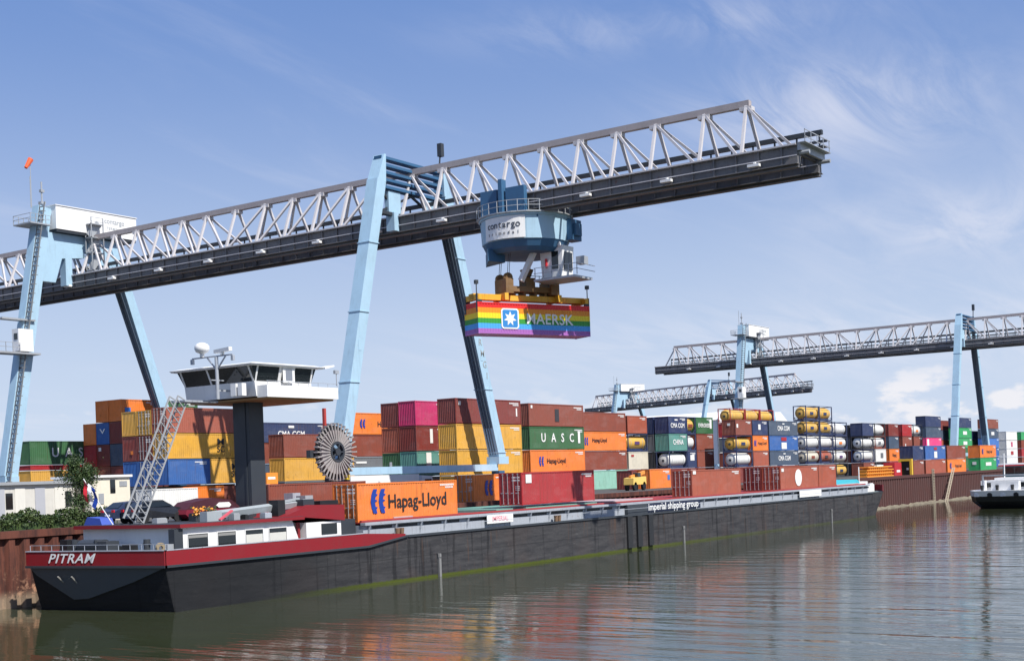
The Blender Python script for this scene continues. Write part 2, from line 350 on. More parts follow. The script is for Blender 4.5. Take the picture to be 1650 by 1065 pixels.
# ------------------------------------------------------------------ containers
CW = 2.438
_cm = {}
def corr(mb, L, h, plane, a0, a1, pos, inward, z0, z1, pitch=0.29, dep_=0.036):
    n = max(3, int(round((a1 - a0) / pitch))); st = (a1 - a0) / n; pts = []
    for i in range(n):
        s = a0 + i*st; pts += [(s, 0), (s+st*0.28, 0), (s+st*0.5, 1), (s+st*0.78, 1)]
    pts.append((a1, 0)); m = len(pts); lo = []; hi = []
    for s, k in pts:
        q = pos + inward * (0.025 + k*dep_)
        p = (s, q) if plane == 'Y' else (q, s)
        lo.append((*p, z0)); hi.append((*p, z1))
    mb.add(lo + hi, [(i, i+1, m+i+1, m+i) for i in range(m-1)])
def body_mesh(L, h, door):
    key = (round(L,2), round(h,2), door)
    if key in _cm: return _cm[key]
    b = MB(); r = 0.12
    corr(b, L, h, 'Y', r, L-r, 0, 1, r, h-r); corr(b, L, h, 'Y', r, L-r, CW, -1, r, h-r)
    if not door: corr(b, L, h, 'X', r, CW-r, 0, 1, r, h-r, 0.25)
    else: b.add([(0.10,r,r),(0.10,CW-r,r),(0.10,CW-r,h-r),(0.10,r,h-r)], [(0,1,2,3)])
    corr(b, L, h, 'X', r, CW-r, L, -1, r, h-r, 0.25)
    b.add([(r,r,h-0.03),(L-r,r,h-0.03),(L-r,CW-r,h-0.03),(r,CW-r,h-0.03)], [(0,1,2,3)])
    b.add([(r,r,0.06),(L-r,r,0.06),(L-r,CW-r,0.06),(r,CW-r,0.06)], [(0,3,2,1)])
    body = b.mesh('body', [None])
    f = MB()
    for x in (0, L-r):
        for y in (0, CW-r): f.box(x, x+r, y, y+r, 0, h)
    for y in (0, CW-r):
        f.box(r, L-r, y+0.003, y+r-0.003, h-r, h-0.004); f.box(r, L-r, y+0.003, y+r-0.003, 0.03, r+0.05)
    for x in (0, L-r):
        f.box(x+0.003, x+r-0.003, r, CW-r, h-r, h-0.004); f.box(x+0.003, x+r-0.003, r, CW-r, 0.02, r+0.04)
    frame = f.mesh('frame', [None])
    _cm[key] = (body, frame); return _cm[key]
def door_mesh(h):
    key = ('door', round(h,2))
    if key in _cm: return _cm[key]
    d = MB(); w0 = CW/2 - 0.14
    d.box(0.045, 0.095, 0, w0, 0.19, h-0.13)
    for z in (0.45, 0.95, 1.45, 1.95, 2.3):
        if z < h-0.3: d.box(0.028, 0.046, 0.05, w0-0.05, z, z+0.16)
    d.cur = 1
    for y in (0.28, 0.78):
        d.cyl((0.0,y,0.12), (0.0,y,h-0.08), 0.028, 6)
        d.box(-0.03, 0.03, y-0.07, y+0.07, 0.13, 0.21); d.box(-0.03, 0.03, y-0.07, y+0.07, h-0.2, h-0.12); d.box(-0.03, 0.02, y-0.05, y+0.26, 1.05, 1.12)
    me = d.mesh('door', [None, GALV]); _cm[key] = me; return me
def id_mesh(L, h, door):
    key = ('id', round(L,2), round(h,2), door)
    if key in _cm: return _cm[key]
    m_ = MB(); rn = random.Random(int(L*10)+int(h*100))
    for (x0_, x1_, z_) in ((L-2.2, L-0.5, h-0.42), (L-1.5, L-0.5, h-0.62)):
        x_ = x0_
        while x_ < x1_:
            w_ = rn.uniform(0.07, 0.11); m_.box(x_, x_+w_, -0.006, 0.0255, z_, z_+0.14); x_ += w_ + 0.06
    if door:
        for k_, z_ in enumerate((h-0.5, h-0.75, h-1.25, h-1.4, h-1.55)):
            y_ = 0.25
            while y_ < 0.25+(0.75 if k_ < 2 else 0.45):
                w_ = 0.07; m_.box(0.02, 0.044, y_, y_+w_, z_, z_+(0.13 if k_ < 2 else 0.06)); y_ += 0.12
    me = m_.mesh('id_marking', [LW]); _cm[key] = me; return me
def container(label, X, Y, z, key, L=12.19, h=2.7, rz=0, door=False, letters=(), group='shipping containers stacked in the yard', cat='container', name='shipping_container'):
    t = thing(name, label, cat, (X, Y, z), rz, group)
    body, frame = body_mesh(L, h, door); m = pm(key) if isinstance(key, str) else key
    link('body', body, t, mat=m); link('frame', frame, t, mat=m)
    if door:
        dm = door_mesh(h)
        for y in (0.135, CW/2+0.005):
            link('door', dm, t, (0,y,0), mat=m)
    if isinstance(key, str) and key not in ('white', 'cream') and h > 1: link('id_marking', id_mesh(L, h, door), t)
    for l in letters: l(t, L, h)
    return t
def T(s, mat=LW, fx=0.5, fz=0.5, hh=0.8, **k):   # lettering on the long -Y face
    def f(t, L, h): text_on(s, t, (L*fx, -0.012, h*fz), hh, mat, **k)
    return f
def TX(s, mat=LW, fy=0.5, fz=0.5, hh=0.8, **k):  # lettering on the -X end
    def f(t, L, h): text_on(s, t, (-0.03, CW*fy, h*fz), hh, mat, face='-X', **k)
    return f
def PL(col, fx, fz, w_, h_, name='marking'):       # flat painted patch on the long face
    def f(t, L, h):
        mb = MB().box(L*fx-w_/2, L*fx+w_/2, -0.010, 0.0005, h*fz-h_/2, h*fz+h_/2); part(name, mb, flat('patch_'+col, PAL.get(col, (0.8,0.8,0.8))), t)
    return f
def PLX(col, fy, fz, w_, h_):
    def f(t, L, h):
        mb = MB().box(-0.03, -0.018, CW*fy-w_/2, CW*fy+w_/2, h*fz-h_/2, h*fz+h_/2); part('marking', mb, flat('patch_'+col, PAL.get(col, (0.8,0.8,0.8))), t)
    return f
def hl_logo(fx, fz, s):
    # two slanted blue leaf shapes with notched right edges
    def f(t, L, h):
        mb = MB()
        for dx in (-0.62, 0.28):
            pts = [(0.12,1.0),(0.50,1.0),(0.36,0.62),(0.56,0.55),(0.36,0.42),(0.26,0.15),(0.50,0.05),(0.22,-0.08),(0.30,-0.45),(0.50,-0.5),(0.36,-0.68),(0.44,-1.0),(0.08,-1.0),(-0.10,-0.55),(-0.16,0.0),(-0.08,0.55)]
            mb.prism([((p[0]*1.15+dx)*s*0.78 + L*fx, p[1]*s*0.70 + h*fz) for p in pts], 'Y', -0.02, 0.0)
        part('logo', mb, LBL, t)
    return f
def HL(fx=0.5, hh=0.62, lx=0.17, ls=0.95): return [hl_logo(lx, 0.5, ls), T('Hapag-Lloyd', LKK, fx, 0.48, hh, bold=0.03)]
def HLs(): return [hl_logo(0.16, 0.5, 0.8), T('Hapag-Lloyd', LKK, 0.58, 0.48, 0.6, bold=0.03)]
def MSC(fx): return [T('M', LKK, fx, 0.66, 0.72, bold=0.06, sx=1.5), T('SC', LKK, fx, 0.36, 0.72, bold=0.06)]
def CMA(hh=0.55): return [T('CMA CGM', LW, 0.5, 0.48, hh, bold=0.05), PL('white', 0.5, 0.80, 0.9, 0.18)]
def CMA20(): return [T('CMA CGM', LW, 0.5, 0.46, 0.72, bold=0.05), PL('white', 0.42, 0.80, 1.0, 0.22)]

_tk = {}
def tank_meshes(L, h):
    key = (L, round(h,2))
    if key in _tk: return _tk[key]
    f = MB(); r = 0.15
    for x in (0, L-r):
        for y in (0, CW-r): f.box(x, x+r, y, y+r, 0, h)
        for z in (0.0, h-r): f.box(x+0.002, x+r-0.002, r, CW-r, z+0.002, z+r-0.002)
        for sy in (0, 1):
            ya, yb = (r, CW/2) if sy == 0 else (CW-r, CW/2)
            f.beam((x+r/2, ya, 0.55), (x+r/2, yb, 0.12), 0.07); 
    for y in (0.004, CW-r):
        f.box(r, L-r, y, y+r-0.006, 0.004, 0.14); f.box(r, L-r, y, y+0.07, h-0.09, h-0.01)
        for xa, xb in ((r, 0.75), (L-r, L-0.75)): f.beam((xa, y+0.05, 0.6), (xb, y+0.05, 0.12), 0.07)
    f.box(0.5, L-0.5, CW/2-0.6, CW/2-0.5, 0.14, 0.5); f.box(0.5, L-0.5, CW/2+0.5, CW/2+0.6, 0.14, 0.5)
    frame = f.mesh('frame', [None])
    rr = min(1.06, h/2 - 0.22); c = (0, CW/2, h/2)
    k = MB(); k.lathe([(0.06,0.01),(0.09,0.42*rr),(0.17,0.70*rr),(0.30,0.90*rr),(0.48,0.985*rr),(0.6,rr),(L-0.6,rr),(L-0.48,0.985*rr),(L-0.30,0.90*rr),(L-0.17,0.70*rr),(L-0.09,0.42*rr),(L-0.06,0.01)], 'X', c, 24)
    tank = k.mesh('tank', [None], True)
    v = MB(); v.cyl((L/2, CW/2, h/2+rr-0.03), (L/2, CW/2, h/2+rr+0.06), 0.28, 12); v.box(0.6, L-0.6, CW/2-0.22, CW/2+0.22, h/2+rr-0.01, h/2+rr+0.02)
    v.cyl((0.03,CW/2,h/2-0.1),(0.1,CW/2,h/2-0.1),0.22,12)
    valve = v.mesh('manhole', [DARKG])
    b = MB()
    for x in (L*0.2, L*0.8): b.lathe([(x-0.05, rr+0.012),(x+0.05, rr+0.012)], 'X', c, 24)
    band = b.mesh('band', [GALV])
    _tk[key] = (frame, tank, valve, band); return _tk[key]
def tank(label, X, Y, z, key, fkey='navy', L=6.06, h=2.55, mark=None, group='tank containers stacked in the yard'):
    t = thing('tank_container', label, 'tank container', (X, Y, z), 0, group)
    fr, tk, vl, bd = tank_meshes(L, h)
    link('frame', fr, t, mat=pm(fkey)); link('tank', tk, t, mat=pm(key)); link('manhole', vl, t)
    if L > 4: link('band', bd, t)
    if mark:
        mb = MB().box(L/2-0.75, L/2+0.75, CW/2-min(1.06,h/2-0.22)-0.03, CW/2-min(1.06,h/2-0.22)+0.06, h/2-0.28, h/2+0.18)
        part('marking', mb, flat('patch_'+mark, PAL.get(mark, (0.1,0.05,0.15))), t)
    return t
TW = {2: ['bottom of', 'top of'], 3: ['bottom of', 'middle of', 'top of'], 4: ['bottom of', 'second lowest in', 'second highest in', 'top of'],
      5: ['bottom of', 'second lowest in', 'middle of', 'second highest in', 'top of'], 1: ['alone at']}
TANKN = {'white': 'white', 'tankyellow': 'yellow', 'cream': 'beige', 'yellow': 'ochre'}
def stack(place, X, Y, pitch, tiers, L=12.19, z0=GZ, gap=0.06):
    n = len(tiers); z = z0 + 0.005
    for i, s in enumerate(tiers):
        if s is None: z += pitch; continue
        desc, key = s[0], s[1]; o = dict(s[2]) if len(s) > 2 else {}
        lab = '%s, %s %s' % (desc, TW[n][i], place)
        h = o.pop('h', pitch - gap)
        if o.pop('tank', False): tank(lab, X, Y, z, key, L=L, h=h, **o)
        else: container(lab, X, Y, z, key, L=L, h=h, **o)
        z += h + gap
C = 'container'
# --- inland blocks at the left
X = XA(50, 141)
stack('the stack behind the white site offices', X, 141, 2.75, [('grey container', 'grey', {'h': 2.6}), ('yellow container', 'yellow', {'h': 2.6}), ('red low flat rack', 'red', {'h': 0.62}), ('green container with white lettering', 'green', {'h': 2.9, 'letters': [T('U  A  S  C', LW, 0.53, 0.5, 1.15, bold=0.05)]})])
X = XA(200, 133); P5 = 2.76
stack('stack just right of the tree, nearest side', X, 133, P5, [('grey container', 'grey'), ('maroon container', 'maroon'), ('slate blue container', 'slate'), ('dark maroon container', 'maroon'), ('orange container with blue square', 'orange', {'letters': [PL('brightblue', 0.16, 0.42, 0.9, 1.1), T('Hapag-Lloyd', LKK, 0.62, 0.35, 0.5, bold=0.03)]})], L=6.06)
stack('stack right of the tree, middle row', X, 133+2.55, P5, [('grey container', 'grey'), ('brown container', 'brown'), ('maroon container with white plate', 'maroon', {'letters': [PLX('white', 0.75, 0.8, 0.5, 0.45)]}), ('blue container with white wings emblem', 'blue', {'letters': [TX('V', LW, 0.5, 0.6, 0.6, bold=0.04, sx=2.0)]}), ('orange container with plain end', 'orange')], L=6.06)
stack('lower stack just right of the tree, far row', X, 133+5.1, P5, [('grey container', 'grey'), ('brown container', 'brown'), ('dark red container', 'red'), ('orange container', 'orange')], L=6.06)
stack('stack half hidden by the wheelhouse stairs', X+6.3, 133, P5, [('grey container', 'grey'), ('brown container', 'brown'), ('maroon container', 'maroon'), ('maroon container with white plate', 'maroon'), ('green container', 'green')], L=6.06)
# --- block behind the wheelhouse stairs
X = XA(272, 114); P4 = 2.87
z = GZ
pl = 'stack behind the wheelhouse column'
container('orange container at bottom of ' + pl, X+2.0, 114, z, 'orange', L=6.06, h=2.6, door=False, letters=[PL('brightblue', 0.35, 0.4, 0.8, 0.5)])
container('dark red container with doors, low beside the wheelhouse column', X+8.3, 114.3, z, 'brown', L=6.06, h=2.6, door=True)
container('blue container between two yellow ones, ' + pl, X, 114, z+P4, 'blue', L=6.06, h=P4-0.04)
container('short yellow container with black initials beside the blue one', X+6.1, 114, z+P4, 'yellow', L=6.06, h=P4-0.04, letters=MSC(0.62))
container('long yellow container with black initials behind the wheelhouse stairs', X, 114, z+2*P4, 'yellow', h=P4-0.04, door=True, letters=MSC(0.64))
container('brownish red container, top of ' + pl, X, 114, z+3*P4, 'rust', h=P4-0.04, door=True)
stack('second row beside the wheelhouse stairs', X, 114+2.55, 2.83, [('grey container', 'grey'), ('navy container with white marks', 'blue', {'door': True}), ('maroon container with doors', 'maroon', {'door': True}), ('ochre container with doors', 'yellow', {'door': True})])
stack('third row beside the wheelhouse stairs', X, 114+5.1, 2.83, [('grey container', 'grey'), ('blue container', 'blue'), ('maroon container with orange spot', 'maroon', {'letters': [PLX('orange', 0.35, 0.35, 0.4, 0.4)]}), ('ochre container with plain end', 'yellow')])
container('white ribbed container behind the barge aft roof', XA(244, 106), 106, GZ, 'white', L=6.06, h=2.5)
# --- right of the wheelhouse column
X = XA(459, 110)
pl = 'the stack between wheelhouse column and cable reel'
stack(pl, X, 110, 2.8, [('grey container', 'grey'), ('yellow container', 'yellow'), ('maroon container', 'brown')], )
stack('the rear stack right of the wheelhouse column', XA(425, 118), 118, 2.56, [('grey container', 'grey'), ('grey container', 'slate'), ('brown container', 'brown'), ('navy container with white lettering', 'navy', {'letters': [T('CMA CGM', LW, 0.42, 0.42, 0.75, bold=0.05), PL('white', 0.42, 0.8, 1.0, 0.3)]})])
stack('the stack right behind the cable reel', XA(571, 112), 112, 2.82, [('black container', 'dark'), ('dark grey container', 'grey', {'letters': [PL('white', 0.12, 0.75, 2.0, 0.25)]}), ('brown container', 'brown'), ('orange container with blue logo', 'orange', {'letters': HL(0.6, 0.7, 0.16, 0.8)})])
# --- pink stack
X = XA(673, 92.3)
stack('the pink topped stack', X, 92.3, 2.82, [('grey container', 'grey'), ('teal container', 'teal', {'letters': [PLX('red', 0.35, 0.35, 0.3, 0.3), PL('white', 0.35, 0.55, 0.9, 2.2)]}), ('maroon container with white plate', 'maroon', {'letters': [PL('white', 0.45, 0.6, 0.5, 1.6)]}), ('pink container', 'pink')], L=6.06)
stack('the row left of the pink topped stack', X, 92.3+2.55, 2.80, [('grey container', 'grey'), ('green container with white mark', 'green', {'letters': [PLX('white', 0.5, 0.5, 0.35, 0.7)]}), ('orange container', 'rust'), ('very dark maroon container', 'maroon')], L=6.06)
# --- yellow stack behind the far leg
stack("the yellow stack behind the crane's far leg", XA(738, 84.4), 84.4, 2.75, [('ochre container', 'yellow'), ('yellow container', 'yellow'), ('yellow container', 'yellow'), ('maroon container', 'maroon', {'letters': [PL('white', 0.06, 0.8, 0.4, 0.4), PL('white', 0.93, 0.5, 0.25, 0.9)]})])
stack('the stack right of the far crane leg', XA(855.7, 86.8), 86.8, 2.75, [('brown container', 'brown'), ('orange container with blue logo', 'orange', {'letters': [hl_logo(0.19, 0.5, 0.8), T('Hapag-Lloyd', LKK, 0.46, 0.5, 0.6, bold=0.03)]}), ('green container with white letters', 'green', {'letters': [T('U   A   S   C', LW, 0.5, 0.5, 1.05, bold=0.05), PL('white', 0.9, 0.55, 0.5, 1.5)]}), ('reddish brown container with dark emblem', 'brown', {'letters': [PL('dark', 0.5, 0.5, 0.9, 1.5), PL('white', 0.05, 0.85, 0.35, 0.35)]})])
stack('the stack with the mint base', XA(943, 100), 100, 2.84, [('mint green container', 'mint'), ('brown container', 'brown'), ('orange container with black lettering', 'orange', {'letters': [hl_logo(0.05, 0.5, 0.8), T('Hapag-Lloyd', LKK, 0.36, 0.55, 0.6, bold=0.03)]}), ('dull brown container', 'brown')])
stack('the short stack right of the mint base', XA(1014, 100.2), 100.2, 2.76, [('dark container', 'maroon'), ('cream container with red mark', 'cream', {'letters': [PL('red', 0.2, 0.78, 0.8, 0.3)]}), ('yellow tank', 'tankyellow', {'tank': True, 'mark': 'purple'}), ('brown container', 'rust')], L=6.06)
X = XA(1080, 97); pj = 2.72
stack('the stack left of the green container', X, 97, pj, [('dark container', 'maroon', {'door': True}), ('white tank', 'white', {'tank': True}), ('pale green container with white lettering', 'teal', {'letters': [T('CHINA', LW, 0.5, 0.5, 0.8, bold=0.05)]}), ('navy container with white lettering', 'navy', {'letters': CMA20()})], L=6.06)
stack('the dark rear row left of the green box', X, 99.7, pj, [('dark brown container', 'maroon'), ('black container', 'dark'), ('dark grey container', 'grey'), ('dark navy container', 'navy')], L=6.06)
stack('the narrow stack left of the green box', X+6.2, 97, pj, [('dark container', 'maroon'), ('navy container with white patch', 'navy', {'letters': [PL('white', 0.5, 0.6, 1.4, 0.9)]}), ('white short tank', 'white', {'tank': True}), ('yellow short tank', 'tankyellow', {'tank': True, 'mark': 'brown'})], L=2.99)
stack('the stack topped by the green container', X+9.45, 97, pj, [('dark brown container', 'brown'), ('lower reddish brown container', 'brown'), ('upper reddish brown container', 'brown'), ('green container with white lettering', 'green', {'letters': [T('EVERGREEN', LW, 0.5, 0.5, 0.62, bold=0.05), PL('white', 0.86, 0.6, 0.7, 1.5)]})], L=6.06)
# --- tanks and boxes
X1 = XA(1188, 91); pk = 2.55
stack('the stack under the middle crane, left column', X1, 91, pk, [('dark container', 'maroon', {'door': True}), ('white tank', 'white', {'tank': True}), ('yellow tank', 'tankyellow', {'tank': True, 'mark': 'navy'}), ('brown container with white mark', 'brown', {'letters': [PL('white', 0.1, 0.6, 0.6, 0.6), PLX('white', 0.5, 0.7, 0.5, 0.4)]})], L=6.06)
stack('the second column under middle crane', X1+6.4, 91, pk, [('dark container', 'maroon', {'door': True}), ('salmon brown container', 'rust'), ('orange container with black lettering', 'orange', {'letters': [hl_logo(0.14, 0.5, 0.7), T('Hapag-Lloyd', LKK, 0.6, 0.5, 0.5)]}), ('navy container with white square', 'navy', {'letters': [PL('white', 0.45, 0.55, 0.9, 0.9)]})], L=6.06)
stack('the stack left of the yellow tanks', X1+13.0, 91, pk, [('dark container', 'maroon'), ('slate container with white lettering', 'slate', {'letters': CMA(0.8)}), ('blue container with red white emblem', 'blue', {'letters': [PL('red', 0.5, 0.78, 2.2, 0.6), PL('white', 0.5, 0.32, 2.2, 1.1)]}), ('dark slate container with white lettering', 'slate', {'letters': CMA(0.8)})])
for i, nm in enumerate(('leftmost', 'middle', 'rightmost')):
    stack('the high tank row left of middle crane, %s column' % nm, XA(1180, 101) + i*6.4, 101, 2.6, [('grey container', 'grey'), ('brown container', 'brown'), ('grey container', 'grey'), ('red container', 'red'), ('yellow tank', 'tankyellow', {'tank': True, 'fkey': 'red'})], L=6.06)
pm4 = 2.56
XL = XA(1302, 90)
for i, (nm, mk) in enumerate((('left', 'brown'), ('right', 'dark'))):
    stack('the tall tank stack, %s column' % nm, XL + i*6.35, 90, 2.6, [('grey container', 'grey'), ('beige tank', 'cream' if i == 0 else 'rust', {'tank': True, 'mark': mk}), ('white tank', 'white', {'tank': True}), ('yellow tank', 'tankyellow', {'tank': True, 'mark': 'navy'}), ('yellow tank with dark mark', 'tankyellow', {'tank': True, 'mark': 'navy'})], L=6.06)
cols = [
 (1348, 'the column right of the tall tanks', [('yellow tank', 'tankyellow', {'tank': True, 'mark': 'navy', 'fkey': 'dark'}), ('white tank with purple mark', 'white', {'tank': True, 'mark': 'purple', 'fkey': 'dark'}), ('white tank with orange mark', 'white', {'tank': True, 'mark': 'orange', 'fkey': 'navy'}), ('white tank', 'white', {'tank': True, 'fkey': 'navy'})]),
 (1392, 'the column below the navy box', [('maroon container', 'brown'), ('white tank', 'white', {'tank': True, 'fkey': 'navy'}), ('cream white tank', 'white', {'tank': True, 'fkey': 'dark'}), ('navy container', 'navy')]),
 (1412, 'the column right of the navy box', [('white tank with orange mark', 'white', {'tank': True, 'fkey': 'dark', 'mark': 'orange'}), ('white box container with grey mark', 'white', {'letters': [PL('grey', 0.6, 0.5, 1.4, 1.0)]}), ('white tank with dark mark', 'white', {'tank': True, 'fkey': 'brown', 'mark': 'grey'}), ('white tank', 'white', {'tank': True, 'fkey': 'dark'})]),
 (1434, 'the column behind the orange frame', [('red container', 'red', {'letters': [PL('white', 0.5, 0.3, 1.6, 0.5)]}), ('orange container with dark lettering', 'orange', {'letters': [T('Hapag', LKK, 0.5, 0.5, 0.7)]}), ('blue container', 'slate'), ('dark red container', 'maroon')]),
 (1456, 'the column behind the yellow frame', [('dark red container', 'maroon'), ('orange container', 'orange', {'letters': [T('Hapag', LKK, 0.5, 0.5, 0.7)]}), ('brown container with white mark', 'brown', {'letters': [PL('white', 0.3, 0.3, 0.5, 0.5)]}), ('bright red container', 'red')]),
 (1474, 'the column left of the far crane leg', [('brown container', 'brown'), ('dark brown container', 'brown'), ('reddish container', 'brown'), ('white tank with orange mark', 'white', {'tank': True, 'fkey': 'dark', 'mark': 'orange'})])]
lastX = 0
for px, place, tiers in cols:
    X = max(XA(px, 90), lastX + 0.3); stack(place, X, 90, pm4, tiers, L=6.06); lastX = X + 6.06
stack('the rear row behind the white tanks, left', XA(1371, 93), 93, 2.5, [('dark container', 'dark'), ('brown container', 'brown'), ('dark grey container', 'grey'), ('black container', 'dark')])
stack('the rear row behind the white tanks, right', XA(1425, 93), 93, 2.5, [('dark container', 'dark'), ('brown container', 'brown'), ('dark maroon container', 'maroon'), ('long green topped container', 'green')])
# --- low front block on the projecting quay
YR = 75.6; pr = 2.62
stack('the low quay block, first column', XA(1472, YR), YR, pr, [('brown container', 'brown'), ('navy container', 'navy')], L=6.06)
stack('the low quay block, second column', XA(1492, YR), YR, pr, [('pinkish brown container', 'rust'), ('blue container with red white emblem', 'blue', {'letters': [PL('red', 0.5, 0.78, 1.8, 0.5), PL('white', 0.5, 0.34, 1.8, 1.2)]})])
stack('the low quay block, third column', XA(1527, YR), YR, pr, [('orange container with blue logo', 'orange', {'letters': HLs()}), ('maroon container', 'brown')])
stack('the low quay block, rightmost column', XA(1580, YR), YR, pr, [('bright green container with white patch', 'brightgreen', {'letters': [PL('white', 0.5, 0.5, 4.2, 0.7), PLX('white', 0.5, 0.6, 0.8, 0.6)]}), ('orange container with blue logo', 'orange', {'letters': HLs()})])
# --- far blocks
ps = 2.66
stack('the far stack left of the far crane legs', XA(1494, 100), 100, ps, [('brown container', 'brown'), ('brown container', 'brown'), ('pink container with white mark', 'hotpink', {'letters': [PL('white', 0.12, 0.5, 1.5, 2.0)]}), ('dark slate container', 'slate'), ('navy container', 'navy')])
stack('the far stack between crane legs', XA(1546, 100), 100, ps, [('green container', 'green'), ('dark green container with white mark', 'green'), ('green container with white patch', 'brightgreen', {'letters': [PL('white', 0.5, 0.5, 3.5, 0.9)]}), ('bright green container with white patch', 'brightgreen', {'letters': [PL('white', 0.5, 0.5, 3.5, 0.9)]}), ('navy container', 'navy')])
stack('the far stack right of crane legs', XA(1592, 100), 100, ps, [('blue container', 'blue'), ('blue container with plain side', 'blue'), ('pale blue container', 'brightblue'), ('slate container with white mark', 'slate', {'letters': [PL('white', 0.5, 0.5, 3.0, 0.9)]}), ('red container', 'brown')])
stack('the white stack near right edge', XA(1623, 100), 100, 2.5, [('white container', 'white'), ('white container with red emblem', 'white', {'letters': [PL('red', 0.5, 0.5, 3, 1.0)]}), ('white container with magenta mark', 'white', {'letters': [PL('pink', 0.5, 0.5, 1.6, 1.4)]}), ('plain white container', 'white')])
stack('the far stack cut by the right edge', XA(1647, 100), 100, 2.5, [('maroon container', 'brown'), ('dark red container', 'red'), ('maroon container with plain side', 'brown'), ('green container', 'brightgreen')])
stack('the rearmost row left of crane legs', XA(1516, 104), 104, 2.55, [('brown container', 'brown'), ('orange container', 'orange'), ('rust orange container', 'rust'), ('dark slate container', 'slate'), ('maroon container', 'maroon')])
stack('the rearmost row right of crane legs', XA(1568, 104), 104, 2.55, [('brown container', 'brown'), ('grey container', 'grey'), ('dark green container', 'green'), ('navy container', 'navy')])
stack('the rearmost row near the right edge', XA(1606, 104), 104, 2.5, [('brown container', 'brown'), ('grey container', 'grey'), ('dark blue container', 'blue'), ('dark grey container', 'grey')])
container('orange container behind the rear wall of the far block', XA(1530, 104), 104, GZ, 'orange', h=2.6)
# --- single containers on the quay edge
container('long maroon container on the quay behind the red aft deck', XA(432, 79.0), 79.0, GZ-0.0, 'brown', h=2.55, group='single containers standing on the quay')
container('orange container with blue logo on its side beneath the far crane leg', XA(763, 79.2), 79.2, GZ, 'orange', L=6.06, h=2.75, door=True, letters=[hl_logo(0.42, 0.5, 1.1)], group='single containers standing on the quay')
container('orange red container with blue dot left of dark doors', XA(1047, 88), 88, GZ, 'orange', L=6.06, h=2.7, letters=[PL('brightblue', 0.9, 0.55, 0.7, 0.7)], group='single containers standing on the quay')
container('maroon container behind the yellow reach stacker', XA(1018, 90), 90, GZ, 'maroon', L=6.06, h=2.6, group='single containers standing on the quay')

